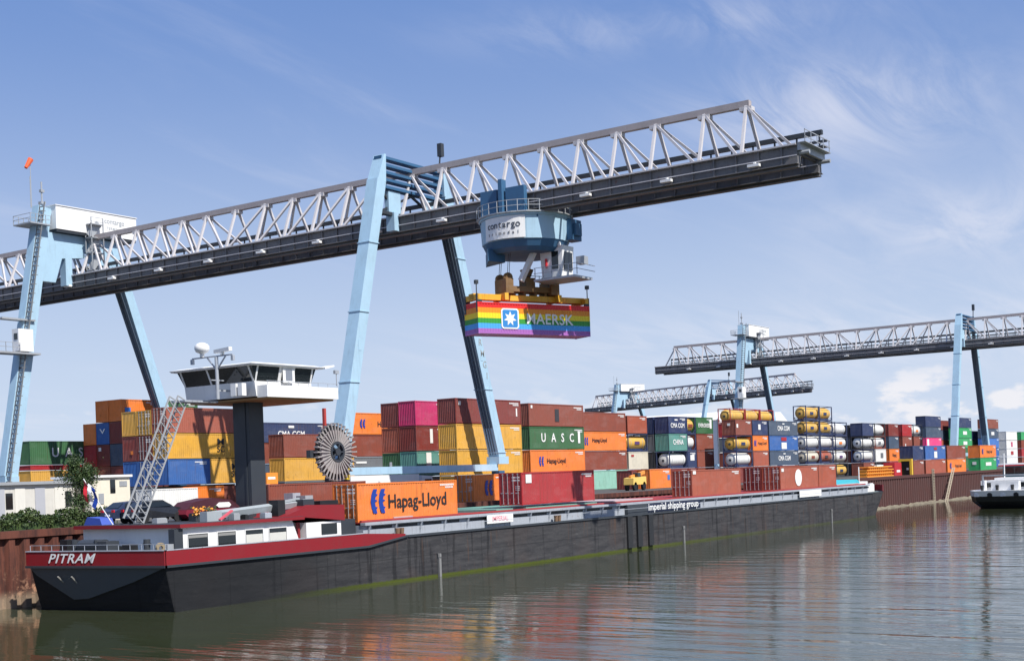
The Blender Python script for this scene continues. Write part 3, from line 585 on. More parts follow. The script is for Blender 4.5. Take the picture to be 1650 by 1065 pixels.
# ------------------------------------------------------------------ cranes
def rel(root): return tuple(-c for c in root.location)
XC = 102.4; YF = 81.75; YREAR = 131.5; ZT = 37.75; ZG0 = 31.5; ZG1 = 33.0; HW = 2.2
NODES = [42.0, 45.8, 49.65, 54.3, 58.2, 62.1, 66.0, 69.9, 73.75, 77.6, 81.6, 85.65, 89.6, 93.55, 97.45, 101.5, 106.0, 110.6, 114.5, 118.3, 122.3, 126.2, 130.3, 134.8, 139.6, 144.5, 148.3, 152.3]   # bay lines along the boom, tip first
def make_crane(name, label, group):
    t = thing(name, label, 'gantry crane', (XC, YF, GZ), 0, group); o = rel(t)
    def P(n, mb, m, par=None, smooth=False): return part(n, mb, m, par or t, smooth, loc=o if par is None else (0,0,0))
    tip = 40.5; tail = 156.8
    tops = [y for y in NODES[1:] if y < 154]
    # girders with flanges and stiffeners
    for s in (-1, 1):
        g = MB(); x = XC + s*HW
        g.box(x-0.32, x+0.32, tip, tail, ZG0+0.08, ZG1-0.08); g.box(x-0.5, x+0.5, tip-0.03, tail+0.03, ZG1-0.08, ZG1); g.box(x-0.55, x+0.55, tip-0.03, tail+0.03, ZG0, ZG0+0.08)
        y = tip + 1.3
        while y < tail:
            g.box(x-0.48, x+0.48, y-0.06, y+0.06, ZG0+0.08, ZG1-0.08); y += 1.98
        g.box(x-0.12, x+0.12, tip, tail, ZG0-0.16, ZG0)
        g.box(x-0.28, x+0.28, tip, tail, ZG0-0.24, ZG0-0.16)
        P('girder', g, GIRD)
        P('service_pipe', MB().box(x-0.62, x-0.52, tip, tail, ZG1-0.02, ZG1+0.1).box(x-0.56, x-0.49, tip, tail, ZG0+0.62, ZG0+0.70), TRUSS)
    P('top_chord', MB().box(XC-0.27, XC+0.27, tops[0]-0.3, tops[-1]+0.3, ZT-0.3, ZT+0.25), CHORD)
    bz = ZG1 + 0.02
    for i, y in enumerate(tops):
        for s in (-1, 1):
            b = MB().beam((XC+s*0.15, y, ZT-0.2), (XC+s*HW, y-0.35, bz), 0.24)
            P('post', b, TRUSS)
            if 105 < y < 107: continue
            d = -1 if (y < 84 or y > 107) else 1
            j = i + d
            if i == 0: yt = 41.4
            elif 0 <= j < len(tops): yt = tops[j] - 0.35
            else: yt = y + d*4.0
            P('diagonal', MB().beam((XC+s*0.15, y, ZT-0.2), (XC+s*HW, yt - d*0.35, bz), 0.21), TRUSS)
        gus = MB().box(XC-0.34, XC+0.34, y-0.55, y+0.55, ZT-0.62, ZT-0.28)
        P('gusset', gus, TRUSS)
    P('end_brace', MB().beam((XC, tops[-1], ZT-0.2), (XC, tail-1.5, bz), 0.25), TRUSS)
    # cross ties, walkway, handrails, lamps
    c = MB(); y = tip + 0.2
    while y < tail:
        P('cross_tie', MB().box(XC-HW, XC+HW, y, y+0.25, ZG1-0.55, ZG1-0.2), GIRD); y += 3.97
    eb = MB().box(XC-HW-0.4, XC+HW+0.4, tip-0.3, tip-0.04, ZG1-0.45, ZG1+0.1)
    for z in (0.55, 1.1): eb.box(XC-HW-0.5, XC+HW+0.5, tip-0.75, tip-0.70, ZG1+z-0.03, ZG1+z+0.03)
    for k in range(5): eb.box(XC-HW-0.5+1.3*k, XC-HW-0.44+1.3*k, tip-0.75, tip-0.70, ZG1+0.1, ZG1+1.13)
    eb.box(XC-HW-0.5, XC+HW+0.5, tip-0.78, tip-0.1, ZG1+0.1, ZG1+0.16)
    for x in (-HW, HW): eb.cyl((XC+x, tip-0.9, ZG0+0.9), (XC+x, tip, ZG0+0.9), 0.16, 8)
    P('end_beam', eb, GALV)
    wk = MB(); xw = XC + HW + 0.55
    wk.box(xw, xw+0.9, tip+0.5, tail-0.5, ZG1-0.12, ZG1-0.03)
    for z in (0.55, 1.1): wk.box(xw+0.86, xw+0.92, tip+0.5, tail-0.5, ZG1+z-0.03, ZG1+z+0.03)
    y = tip + 0.6
    while y < tail-0.5: wk.box(xw+0.86, xw+0.92, y-0.03, y+0.03, ZG1-0.03, ZG1+1.1); y += 1.98
    P('walkway', wk, GALV)
    tr = MB(); xt = XC + HW
    tr.box(xt+0.1, xt+0.45, tip-0.2, tail-2, ZG1+1.75, ZG1+2.12); tr.box(xt+0.1, xt+0.3, tip-0.6, tail-2, ZG1+1.05, ZG1+1.25); tr.box(xt-0.4, xt+0.5, tip-0.6, tail-2, ZG1+0.62, ZG1+0.7)
    y = tip
    while y < tail-2: tr.box(xt+0.2, xt+0.32, y, y+0.12, ZG1-0.05, ZG1+2.1); y += 1.97
    P('cable_tray', tr, DARKG)
    for y in [tip+3.5+7.94*k for k in range(14)]:
        l = MB(); x = XC - HW - 0.33
        l.box(x-0.5, x, y-0.08, y+0.08, ZG0+0.5, ZG0+0.6); l.box(x-0.75, x-0.35, y-0.5, y+0.5, ZG0+0.2, ZG0+0.42)
        P('floodlight', l, WHITE)
    # --- front A frame
    za = 38.7
    for s, xf in ((-1, 90.5), (1, 115.5)):
        l = MB(); xa = XC + s*5.2
        l.beam((xf, YF, 9.6), (xa, YF, za-2.6), 1.25, 1.35, (1,0,0))
        l.add([(xa-0.63,YF-0.67,za-2.7),(xa+0.63,YF-0.67,za-2.7),(xa+0.63,YF+0.67,za-2.7),(xa-0.63,YF+0.67,za-2.7),(xa-s*0.63-0.12,YF-0.67,za),(xa-s*0.63+0.12,YF-0.67,za),(xa-s*0.63+0.12,YF+0.67,za),(xa-s*0.63-0.12,YF+0.67,za)],
              [(0,3,2,1),(4,5,6,7),(0,1,5,4),(1,2,6,5),(2,3,7,6),(3,0,4,7)])
        l.box(xf-0.9, xf+0.9, YF-0.8, YF+0.8, 8.9, 9.7)
        lo_ = P('leg', l, LB)
        fl_ = MB(); a = Vector((xf, YF, 9.6)); b = Vector((xa, YF, za-2.6))
        for t_ in (0.02, 0.27, 0.52, 0.77):
            p = a.lerp(b, t_); fl_.box(p.x-0.72, p.x+0.72, YF-0.76, YF+0.76, p.z-0.05, p.z+0.05)
        fl_.box(a.lerp(b,0.4).x-0.2, a.lerp(b,0.4).x+0.2, YF-0.70, YF-0.66, a.lerp(b,0.4).z-0.5, a.lerp(b,0.4).z+0.5)
        P('bolted_flange', fl_, LB)
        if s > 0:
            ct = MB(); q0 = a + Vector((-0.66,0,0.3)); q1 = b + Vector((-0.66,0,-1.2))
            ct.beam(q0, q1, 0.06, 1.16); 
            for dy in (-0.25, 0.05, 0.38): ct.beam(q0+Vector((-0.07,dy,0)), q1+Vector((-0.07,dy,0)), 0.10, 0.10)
            P('shade_panel_trays', ct, LEG_SHADE)  # dark sheet paints in the inner face's shade, cable trays on top
        bg_ = MB(); bg_.box(xf-2.6, xf+2.6, YF-0.45, YF+0.45, 6.9, 7.6); bg_.box(xf-0.5, xf+0.5, YF-0.5, YF+0.5, 7.6, 8.2)
        for dx in (-1.6, 1.6):
            bg_.box(xf+dx-0.9, xf+dx+0.9, YF-0.38, YF+0.38, 6.1, 6.9)
            for e in (-0.5, 0.5): bg_.cyl((xf+dx+e, YF-0.2, 5.65), (xf+dx+e, YF+0.2, 5.65), 0.42, 14)
            bg_.box(xf+dx-0.85, xf+dx+0.85, YF-0.32, YF-0.22, 5.6, 6.2); bg_.box(xf+dx-0.85, xf+dx+0.85, YF+0.22, YF+0.32, 5.6, 6.2)
        P('bogie', bg_, LBD)
    P('sill_beam', MB().box(91.2, 114.8, YF-0.5, YF+0.5, 8.2, 8.9), LB)
    pf = MB(); x0, x1 = XC-4.9, XC+4.9
    for k, z in enumerate((38.45, 37.75, 37.05, 36.35, 35.65)):
        pf.box(x0+0.02*k, x1-0.02*k, YF-0.45, YF+0.45, z-0.13, z+0.13)
    P('portal_slats', pf, LBD)
    pg = MB(); pg.beam((x0+0.3,YF,35.4),(XC-2.0,YF,33.1),0.22); pg.beam((x1-0.3,YF,35.4),(XC+2.0,YF,33.1),0.22); pg.beam((x0-0.1,YF,33.2),(XC,YF,35.4),0.2); pg.beam((x1+0.1,YF,33.2),(XC,YF,35.4),0.2)
    pg.box(x0-0.2, x1+0.2, YF-0.3, YF+0.3, 33.05, 33.35)
    P('portal_bracing', pg, DARKG)
    for s in (-1, 1):
        gp = MB(); gp.box(XC+s*2.9-0.9, XC+s*2.9+0.9, YF-0.26, YF+0.26, 33.35, 35.4)
        gp.box(XC+s*(HW+0.8)-0.35, XC+s*(HW+0.8)+0.35, YF-0.5, YF+0.5, ZG0+0.1, 33.36)
        P('hanger_plate', gp, LB)
    mt = MB().cyl((XC+3.9, YF-0.6, 38.5), (XC+4.3, YF-0.6, 41.2), 0.09, 6); mt.box(XC+4.0, XC+4.5, YF-0.85, YF-0.35, 40.0, 41.3)
    P('aerial', mt, DARKG)
    # --- rear frame with ladder leg
    for s, xf, xa, ztop in ((-1, 90.5, 96.3, 40.6), (1, 115.5, 105.9, 37.2)):
        l = MB()
        l.beam((xf, YREAR, 9.5), (xa, YREAR, ztop), 1.75 if s < 0 else 1.0, 1.2)
        l.box(xf-0.9, xf+0.9, YREAR-0.8, YREAR+0.8, 8.9, 9.6)
        if s > 0:
            l.beam((xf+1.15, YREAR, 9.5), (xa+1.15, YREAR, ztop-1.0), 0.35, 0.5)
            P('shade_panel_trays', MB().beam((xf-0.54, YREAR, 9.8), (xa-0.54, YREAR, ztop-2), 0.06, 1.04).beam((xf-0.6, YREAR+0.1, 9.8), (xa-0.6, YREAR+0.1, ztop-2), 0.12, 0.12), LEG_SHADE)  # same painted-in shade on the rear far leg, with one tray
        P('leg', l, LB)
        bg_ = MB(); bg_.box(xf-2.6, xf+2.6, YREAR-0.45, YREAR+0.45, 6.9, 7.6); bg_.box(xf-0.5, xf+0.5, YREAR-0.5, YREAR+0.5, 7.6, 8.9)
        for dx in (-1.6, 1.6):
            for e in (-0.5, 0.5): bg_.cyl((xf+dx+e, YREAR-0.2, 5.65), (xf+dx+e, YREAR+0.2, 5.65), 0.42, 14)
            bg_.box(xf+dx-0.9, xf+dx+0.9, YREAR-0.38, YREAR+0.38, 5.9, 6.9)
        P('bogie', bg_, LBD)
    P('sill_beam', MB().box(91.2, 114.8, YREAR-0.5, YREAR+0.5, 8.2, 8.88), LB)
    ld = MB(); a = Vector((89.75, YREAR-1.0, 9.0)); b = Vector((95.6, YREAR-1.0, 41.0)); n = 60
    for dy in (-0.45, 0.45): ld.beam(a+Vector((0,dy,0)), b+Vector((0,dy,0)), 0.12)
    
    for k in range(n):
        p = a.lerp(b, k/n); ld.box(p.x-0.05, p.x+0.05, p.y-0.4, p.y+0.4, p.z-0.05, p.z+0.05)
        if k % 2 == 0: ld.box(p.x-0.30, p.x+0.30, p.y-0.42, p.y-0.37, p.z-0.04, p.z+0.04)
    for k in range(0, n, 8): p = a.lerp(b, k/n); ld.box(p.x-0.05, p.x+0.05, p.y, p.y+0.7, p.z-0.05, p.z+0.05)
    P('ladder', ld, paint('ladder_grey', (0.17, 0.18, 0.19), 0.5, 0.4))
    pl = MB(); pl.box(91.6, 94.4, YREAR-1.6, YREAR+1.6, 38.3, 38.45)
    for z in (38.9, 39.4):
        pl.box(91.6, 91.66, YREAR-1.6, YREAR+1.6, z, z+0.05); pl.box(91.6, 94.4, YREAR-1.6, YREAR-1.55, z, z+0.05); pl.box(91.6, 94.4, YREAR+1.55, YREAR+1.6, z, z+0.05)
    for k in range(5):
        for y in (YREAR-1.58, YREAR+1.58): pl.box(91.6+0.68*k, 91.66+0.68*k, y-0.03, y+0.03, 38.4, 39.45)
    po = P('platform', pl, GALV); po.location.x += 1.9
    m = MB(); m.cyl((94.7, YREAR, 40.2), (94.7, YREAR, 43.6), 0.10, 6); m.box(94.4, 95.0, YREAR-0.3, YREAR+0.3, 41.0, 41.3); m.box(94.5, 94.95, YREAR-0.2, YREAR+0.2, 42.4, 42.7); m.cyl((93.2, YREAR, 40.4), (93.2, YREAR, 44.0), 0.05, 6)
    mo_ = P('mast', m, GALV); mo_.location.x += 1.6
    # lift cage half way up the ladder leg
    zc = 23.6
    cg = MB(); cg.box(88.9, 90.8, YREAR-1.9, YREAR-0.7, zc, zc+2.5)
    cgo = P('lift_cage', cg, WHITE); cgo.location.x += 2.3
    part('window', MB().box(88.86, 88.9, YREAR-1.7, YREAR-1.1, zc+1.3, zc+2.0), GLASS, cgo)
    pf2 = MB(); pf2.box(86.2, 91.6, YREAR-2.1, YREAR-0.2, zc-0.35, zc-0.15)
    for z in (0.35, 0.85): pf2.box(86.2, 86.26, YREAR-2.1, YREAR-0.2, zc+z, zc+z+0.05); pf2.box(86.2, 88.9, YREAR-2.1, YREAR-2.05, zc+z, zc+z+0.05)
    for k in range(4): pf2.box(86.2+0.9*k, 86.26+0.9*k, YREAR-2.1, YREAR-2.04, zc-0.2, zc+0.9)
    pf2.box(87.6, 91.9, YREAR-0.9, YREAR+0.2, zc+3.6, zc+3.8)
    cp_ = P('cage_platform', pf2, GALV); cp_.location.x += 2.3
    # machinery house and rear portal
    h = MB(); h.box(97.1, 108.7, 130.1, 132.9, 38.15, 40.85); h.box(97.0, 108.8, 130.0, 133.0, 40.85, 40.94)
    ho = P('machinery_house', h, WHITE)
    text_on('contargo', ho, (105.4, 130.08, 39.95), 0.6, flat('letter_faded', (0.33, 0.36, 0.38)))
    text_on('TERMINAL', ho, (105.4, 130.08, 39.1), 0.32, flat('letter_faded', (0.33, 0.36, 0.38)), spacing=1.2)
    hb_ = MB(); hb_.box(97.2, 108.6, 130.2, 132.8, 37.85, 38.14)
    P('house_floor', hb_, DARKG)
    rp = MB(); rp.box(97.0, 106.2, YREAR-0.45, YREAR+0.45, 36.0, 37.8)
    rp.prism([(96.6,37.8),(101.6,37.8),(101.6,35.3),(98.4,34.9),(97.4,32.0),(95.1,32.0),(96.0,36.0)], 'Y', YREAR-0.5, YREAR+0.5)
    rp.prism([(106.6,37.7),(102.5,37.7),(102.5,34.9),(105.2,34.6),(105.7,32.0),(107.2,32.0)], 'Y', YREAR-0.48, YREAR+0.48)
    for s in (-1, 1): rp.box(XC+s*3.1-0.45, XC+s*3.1+0.45, YREAR-0.52, YREAR+0.52, ZG0+0.3, 35.6)
    P('rear_portal', rp, LB)
    st = MB()
    for z in (33.1, 35.2, 37.0, 38.6): st.box(98.6, 100.4, 125.2, 126.4, z, z+0.12)
    for x in (98.6, 100.3):
        for y in (125.2, 126.3): st.box(x, x+0.1, y, y+0.1, 33.0, 39.4)
    for z in (38.9, 39.4, 35.8, 36.3): st.box(98.6, 100.4, 125.2, 125.26, z, z+0.05)
    for k in range(3): st.beam((98.7, 125.8, 33.2+2*k), (100.2, 125.8, 35.1+1.9*k), 0.08, 0.9, (0,1,0))
    so_ = P('access_stair', st, GALV); so_.location.x += 2.6; so_.location.y += 3.9; so_.location.z += 0.5
    return t
cr1 = make_crane('gantry_crane', 'huge light blue and grey lattice gantry crane nearest the camera, lifting a rainbow container', 'gantry cranes spanning the container yard')
cr2 = copy_tree(cr1); cr2.location = (XC+190.3, YF, GZ); cr2['label'] = 'smaller looking lattice gantry crane at the right, its boom cut by the right edge'
cr3 = copy_tree(cr1); cr3.location = (427.8, 205.7, GZ); cr3.rotation_euler = (0, 0, R(-21)); cr3['label'] = 'most distant lattice gantry crane in front of the white hall roof'
def on1(n, mb, m, smooth=False): return part(n, mb, m, cr1, smooth, loc=rel(cr1))
on1('windsock', MB().cyl((94.3, YREAR, 44.9), (95.0, YREAR, 46.0), 0.20, 8, 0.34), paint('windsock_orange', (0.75, 0.12, 0.04), 0.7, 0.1, streak=False))
on1('windsock_pole', MB().cyl((94.9, YREAR, 40.4), (94.9, YREAR, 45.9), 0.045, 6), GALV)
# serial figures down the far leg
lm = text_mesh('4 2 7', 0.8, flat('letter_faded', (0.33, 0.36, 0.38)))
for k, ch in enumerate('RMG1'):
    z = 21.6 - k*1.15; x = 115.5 - (z-9.6)*(115.5-107.6)/26.5
    link('lettering', text_mesh(ch, 0.7, flat('letter_faded', (0.33, 0.36, 0.38))), cr1, (x+0.2-XC, -0.70, z-GZ), (R(90),0,0))
# cable reel on the near front leg
rt = thing('cable_reel', 'large round steel cable reel with radial spokes at the foot of the near crane leg', 'cable reel', (88.25, 80.3, 10.3))
rm = MB(); n = 34
for i in range(n):
    a = 2*math.pi*i/n; a2 = a + 0.055
    for s in (0, 0.42):
        rm.beam((0.95*math.cos(a), -s, 0.95*math.sin(a)), (2.55*math.cos(a), -s, 2.55*math.sin(a)), 0.10, 0.10, (0,1,0))
    rm.beam((2.52*math.cos(a), 0.03, 2.52*math.sin(a)), (2.52*math.cos(a), -0.45, 2.52*math.sin(a)), 0.13)
part('spokes', rm, paint('spoke_grey', (0.36, 0.34, 0.33), 0.5, 0.4, rust=0.3), rt)
rr = MB(); 
def ring(mb, r0, r1, y0, y1, n=40):
    vs = []
    for i in range(n):
        a = 2*math.pi*i/n; c_, s_ = math.cos(a), math.sin(a)
        vs += [(r0*c_, y0, r0*s_), (r1*c_, y0, r1*s_), (r1*c_, y1, r1*s_), (r0*c_, y1, r0*s_)]
    fs = []
    for i in range(n):
        j = (i+1) % n
        for k in range(4): fs.append((4*i+k, 4*j+k, 4*j+(k+1) % 4, 4*i+(k+1) % 4))
    return mb.add(vs, fs)
ring(rr, 0.9, 1.95, -0.34, -0.10)
part('back_plate', ring(MB(), 0.9, 2.4, 0.02, 0.07), BLACK, rt)
part('cable_coil', rr, paint('reel_grey', (0.30, 0.27, 0.27), 0.6, 0.4), rt)
hbm = MB(); hbm.cyl((0,0.9,0), (0,-0.55,0), 0.32, 14); ring(hbm, 0.72, 0.92, -0.5, 0.05, 24)
for k in range(5):
    a = 2*math.pi*k/5; hbm.beam((0.2*math.cos(a), -0.45, 0.2*math.sin(a)), (0.8*math.cos(a), -0.45, 0.8*math.sin(a)), 0.12)
part('hub', hbm, DARKG, rt)
part('guide_post', MB().box(-0.85, -0.6, 0.2, 0.45, 2.0, 3.9), paint('post_red', (0.42, 0.05, 0.04), 0.5, 0.3), rt)
part('bracket', MB().box(-2.9, 0.3, 0.12, 0.6, -0.5, 0.2).box(-0.5, 0.5, 0.12, 0.75, -5.15, -2.2), DARKG, rt)
hz = MB()
for k in range(9):
    hz.cur = k % 2; hz.box(1.75, 2.1, 0.1, 0.5, -5.0+0.42*k, -4.58+0.42*k)
part('hazard_post', hz, [flat('hazard_yellow', (0.75, 0.55, 0.03)), BLACK], rt)

# trolley, spreader and the lifted container
TY = 68.4
tr = thing('crane_trolley', 'round blue slewing trolley with white sign and cab hanging under the big boom', 'crane trolley', (XC, TY, 27.4)); o = rel(tr)
def PT(n, mb, m, par=None, smooth=False): return part(n, mb, m, par or tr, smooth, loc=o if par is None else (0,0,0))
dr = MB(); dr.lathe([(28.9, 4.05), (31.0, 4.15), (31.0, 4.3), (31.2, 4.3)], 'Z', (XC, TY, 0), 20)
drum = PT('drum_housing', dr, LB)
cn = MB(); cn.lathe([(27.9, 3.3), (28.25, 3.7), (28.9, 4.0)], 'Z', (XC, TY, 0), 20); cn.prism([(XC-4.0, TY+1.5), (XC-1.0, TY+3.9), (XC-2.0, TY+1.0)], 'Z', 27.2, 28.3)
PT('drum_underside', cn, LBD)
rg = MB()
rg.lathe([(31.2, 4.5), (31.3, 4.5)], 'Z', (XC, TY, 0), 20)
for k in range(28):
    a = 2*math.pi*k/28; rg.cyl((XC+4.45*math.cos(a), TY+4.45*math.sin(a), 31.3), (XC+4.45*math.cos(a), TY+4.45*math.sin(a), 32.3), 0.04, 5)
for zz_ in (31.8, 32.3):
    for k in range(28):
        a = 2*math.pi*k/28; b = 2*math.pi*(k+1)/28
        rg.beam((XC+4.45*math.cos(a), TY+4.45*math.sin(a), zz_), (XC+4.45*math.cos(b), TY+4.45*math.sin(b), zz_), 0.05)
PT('gallery_rail', rg, GALV)
ca = MB()
for x in (-1, 1):
    ca.box(XC+x*HW-0.5, XC+x*HW+0.5, TY-3.2, TY+3.2, 30.8, 31.2)
    for y in (-2.6, 2.6): ca.cyl((XC+x*HW-0.3, TY+y, 31.0), (XC+x*HW+0.3, TY+y, 31.0), 0.34, 12)
ca.box(XC-3.6, XC-3.1, TY-2.4, TY-0.4, 31.2, 33.6); ca.box(XC-3.6, XC-3.1, TY+0.6, TY+2.4, 31.2, 33.6); ca.box(XC-3.9, XC-3.2, TY-0.2, TY+0.2, 31.2, 34.4)
ca.box(XC-3.9, XC+3.9, TY-0.6, TY+0.6, 30.75, 31.1)
PT('carriage', ca, LBD)
# curved sign panel on the left of the drum
def arc_panel(r, a0, a1, z0, z1, n=8, th=0.05):
    mb = MB(); vs = []
    for i in range(n+1):
        a = a0 + (a1-a0)*i/n
        for rr_, z_ in ((r, z0), (r, z1), (r+th, z1), (r+th, z0)): vs.append((XC+rr_*math.cos(a), TY+rr_*math.sin(a), z_))
    fs = [(0,1,2,3), (4*n,4*n+3,4*n+2,4*n+1)]
    for i in range(n):
        for k in range(4): fs.append((4*i+k, 4*i+4+k, 4*i+4+(k+1) % 4, 4*i+(k+1) % 4))
    return mb.add(vs, fs)
sg = PT('sign', arc_panel(4.16, R(155), R(214), 28.95, 30.95), WHITE)
for k, ch in enumerate('contargo'):
    a = R(163 + 6.0*k); me = text_mesh(ch, 0.62, flat('letter_dark', (0.05, 0.06, 0.08)), bold=0.04)
    link('lettering', me, sg, (XC+4.235*math.cos(a), TY+4.235*math.sin(a), 30.2), (R(90), 0, a+R(90)))
    me = text_mesh('trimodal'[k], 0.3, flat('letter_dark', (0.05, 0.06, 0.08)), bold=0.03)
    link('lettering', me, sg, (XC+4.235*math.cos(a), TY+4.235*math.sin(a), 29.45), (R(90), 0, a+R(90)))
cx, cy = XC+0.6, TY-3.0
cb_ = MB(); cb_.prism([(cy-1.0, 25.6), (cy+1.1, 25.6), (cy+1.3, 28.4), (cy-1.2, 28.4)], 'X', cx-0.9, cx+1.0)
cbo = PT('operator_cab', cb_, WHITE)
part('window', MB().box(cx-0.94, cx-0.9, cy-0.7, cy+0.0, 26.3, 27.9).box(cx-0.6, cx+0.8, cy-1.16, cy-1.08, 26.2, 27.9), GLASS, cbo)
part('fire_extinguisher', MB().cyl((cx-1.0, cy+0.55, 26.5), (cx-1.0, cy+0.55, 27.3), 0.12, 8), LRD, cbo)
hg = MB()
for p in ((cx-0.9, cy+1.0), (cx+0.9, cy+1.0), (cx-0.9, cy-0.9)): hg.beam((p[0], p[1], 28.3), (p[0]+0.2, p[1]+0.9, 31.1), 0.22)
hg.beam((cx-2.2, cy+2.6, 25.4), (cx-1.0, cy+1.0, 29.5), 0.5, 0.4); hg.box(cx-2.6, cx-0.9, cy+0.9, cy+2.8, 28.2, 28.8)
PT('cab_hanger', hg, WHITE)
pf = MB(); pf.box(cx-1.9, cx+1.2, cy-3.0, cy+1.4, 25.2, 25.4)
for z in (25.9, 26.4): pf.box(cx-1.9, cx-1.85, cy-3.3, cy+1.4, z, z+0.05); pf.box(cx-1.9, cx+1.2, cy-3.3, cy-3.25, z, z+0.05)
for k in range(6): pf.box(cx-1.9, cx-1.84, cy-3.28+0.9*k, cy-3.22+0.9*k, 25.4, 26.4)
pf.box(cx-0.6, cx+0.2, cy-3.2, cy-2.4, 26.5, 27.2)
PT('cab_platform', pf, GALV)
mc = MB(); mc.box(XC+0.9, XC+2.6, TY-4.5, TY-3.4, 29.0, 30.9); mc.box(XC+1.2, XC+2.2, TY-4.8, TY-4.4, 29.4, 30.5)
PT('winch_housing', mc, LBD)
RZ = R(-24); CZ = 20.45; HC = 2.86
sp_ = thing('container_spreader', 'yellow container spreader with brown headblock under the trolley', 'spreader', (XC, TY, CZ+HC), RZ)
s1 = MB()
s1.box(-6.05, 6.05, -0.45, 0.45, 0.32, 0.85)
for x in (-6.05, 5.65): s1.box(x, x+0.4, -1.2, 1.2, 0.22, 0.72)
for x in (-3.1, 2.7): s1.box(x, x+0.4, -1.05, 1.05, 0.3, 0.95)
part('spreader_beam', s1, YSPR, sp_)
for x in (-5.98, 5.62):
    for y in (-1.2, 0.95):
        f = MB().box(x, x+0.36, y, y+0.25, 0.0, 0.22); f.box(x-0.12 if x < 0 else x+0.36, x if x < 0 else x+0.48, y, y+0.25, -0.9, 0.75)
        part('twistlock_flipper', f, DARKG, sp_)
hd = MB()
hd.box(-2.6, 2.9, -0.75, 0.75, 1.15, 1.65); hd.box(-2.9, -2.1, -1.0, 1.0, 0.95, 2.3); hd.box(2.0, 2.9, -1.0, 1.0, 0.95, 2.2); hd.box(-0.5, 0.5, -0.6, 0.6, 1.65, 2.5)
for x in (-1.7, -0.6, 0.6, 1.7): hd.box(x-0.12, x+0.12, -0.5, 0.5, 0.85, 1.16)
hd.cyl((0,0,2.5), (0,0,3.3), 0.3, 10, 0.65)
for x in (-2.5, 2.4):
    for y in (-0.7, 0.7): hd.cyl((x, y-0.15, 2.4), (x, y+0.15, 2.4), 0.45, 12)
part('headblock', hd, BRSP, sp_)
for x in (-2.5, 2.4):
    for y in (-0.9, -0.6, 0.6, 0.9): part('hoist_rope', MB().cyl((x, y, 2.5), (x*0.9, y, 27.95-CZ-HC+0.3), 0.03, 5), DARKG, sp_)
part('hoist_rope', MB().cyl((0.35,0,3.2),(0.6,0,5.1),0.045,5), DARKG, sp_)
lr = MB()
for x in (-6.1, 5.95): part('marker_lamp', MB().cyl((x, -1.1, 0.7), (x, -1.1, 1.9), 0.05, 6).box(x-0.15, x+0.15, -1.25, -0.95, 1.6, 1.95), DARKG, sp_)
for x in (-0.9, 0.9, 1.9): lr.cyl((x, -0.7, 1.65), (x, -0.7, 2.7), 0.03, 5)
lr.box(-0.9, 1.9, -0.72, -0.68, 2.62, 2.68)
part('headblock_rail', lr, DARKG, sp_)
# rainbow container: painted bands as separate strips of one body material
RB, rb = newmat('rainbow_bands')
t_ = N('ShaderNodeTexCoord'); s_ = N('ShaderNodeSeparateXYZ'); LK(t_.outputs['Object'], s_.inputs[0])
ramp = N('ShaderNodeValToRGB'); LK(mth('DIVIDE', s_.outputs[2], HC), ramp.inputs[0]); ramp.color_ramp.interpolation = 'CONSTANT'
cols_ = [(0.0, (0.36, 0.13, 0.42)), (0.17, (0.07, 0.36, 0.80)), (0.335, (0.04, 0.30, 0.045)), (0.50, (0.86, 0.66, 0.02)), (0.665, (0.80, 0.27, 0.015)), (0.83, (0.70, 0.02, 0.02))]
e = ramp.color_ramp.elements
while len(e) < 6: e.new(0.5)
for i, (p, c_) in enumerate(cols_): e[i].position = p; e[i].color = (*c_, 1)
LK(ramp.outputs[0], rb.inputs['Base Color']); rb.inputs['Roughness'].default_value = 0.45
ca_, sa_ = math.cos(RZ), math.sin(RZ)
lx, ly = -6.095, -CW/2
rc = container('rainbow striped container with white star logo hanging from the crane', XC + lx*ca_ - ly*sa_, TY + lx*sa_ + ly*ca_, CZ, RB, h=HC, rz=RZ, group=None, door=False)
if 'group' in rc: del rc['group']
mb = MB(); mb.prism([(3.35+a*0.93, HC/2+b*0.93) for a, b in ((-1,-0.8),(-0.8,-1),(0.8,-1),(1,-0.8),(1,0.8),(0.8,1),(-0.8,1),(-1,0.8))], 'Y', -0.02, 0.0); part('logo_panel', mb, LW, rc)
mb = MB(); mb.prism([(3.35+a*0.8, HC/2+b*0.8) for a, b in ((-1,-0.85),(-0.85,-1),(0.85,-1),(1,-0.85),(1,0.85),(0.85,1),(-0.85,1),(-1,0.85))], 'Y', -0.03, -0.02); part('logo_field', mb, flat('star_blue', (0.03, 0.22, 0.55)), rc)
st = []
for k in range(14):
    a = math.pi/2 + math.pi*k/7; r_ = 0.68 if k % 2 == 0 else 0.33; st.append((3.35+r_*math.cos(a), HC/2+r_*math.sin(a)))
mb = MB(); mb.prism(st, 'Y', -0.045, -0.03); part('star', mb, LW, rc)
text_on('MAERSK', rc, (7.65, -0.02, HC/2), 0.98, LW, bold=0.05, spacing=1.05)

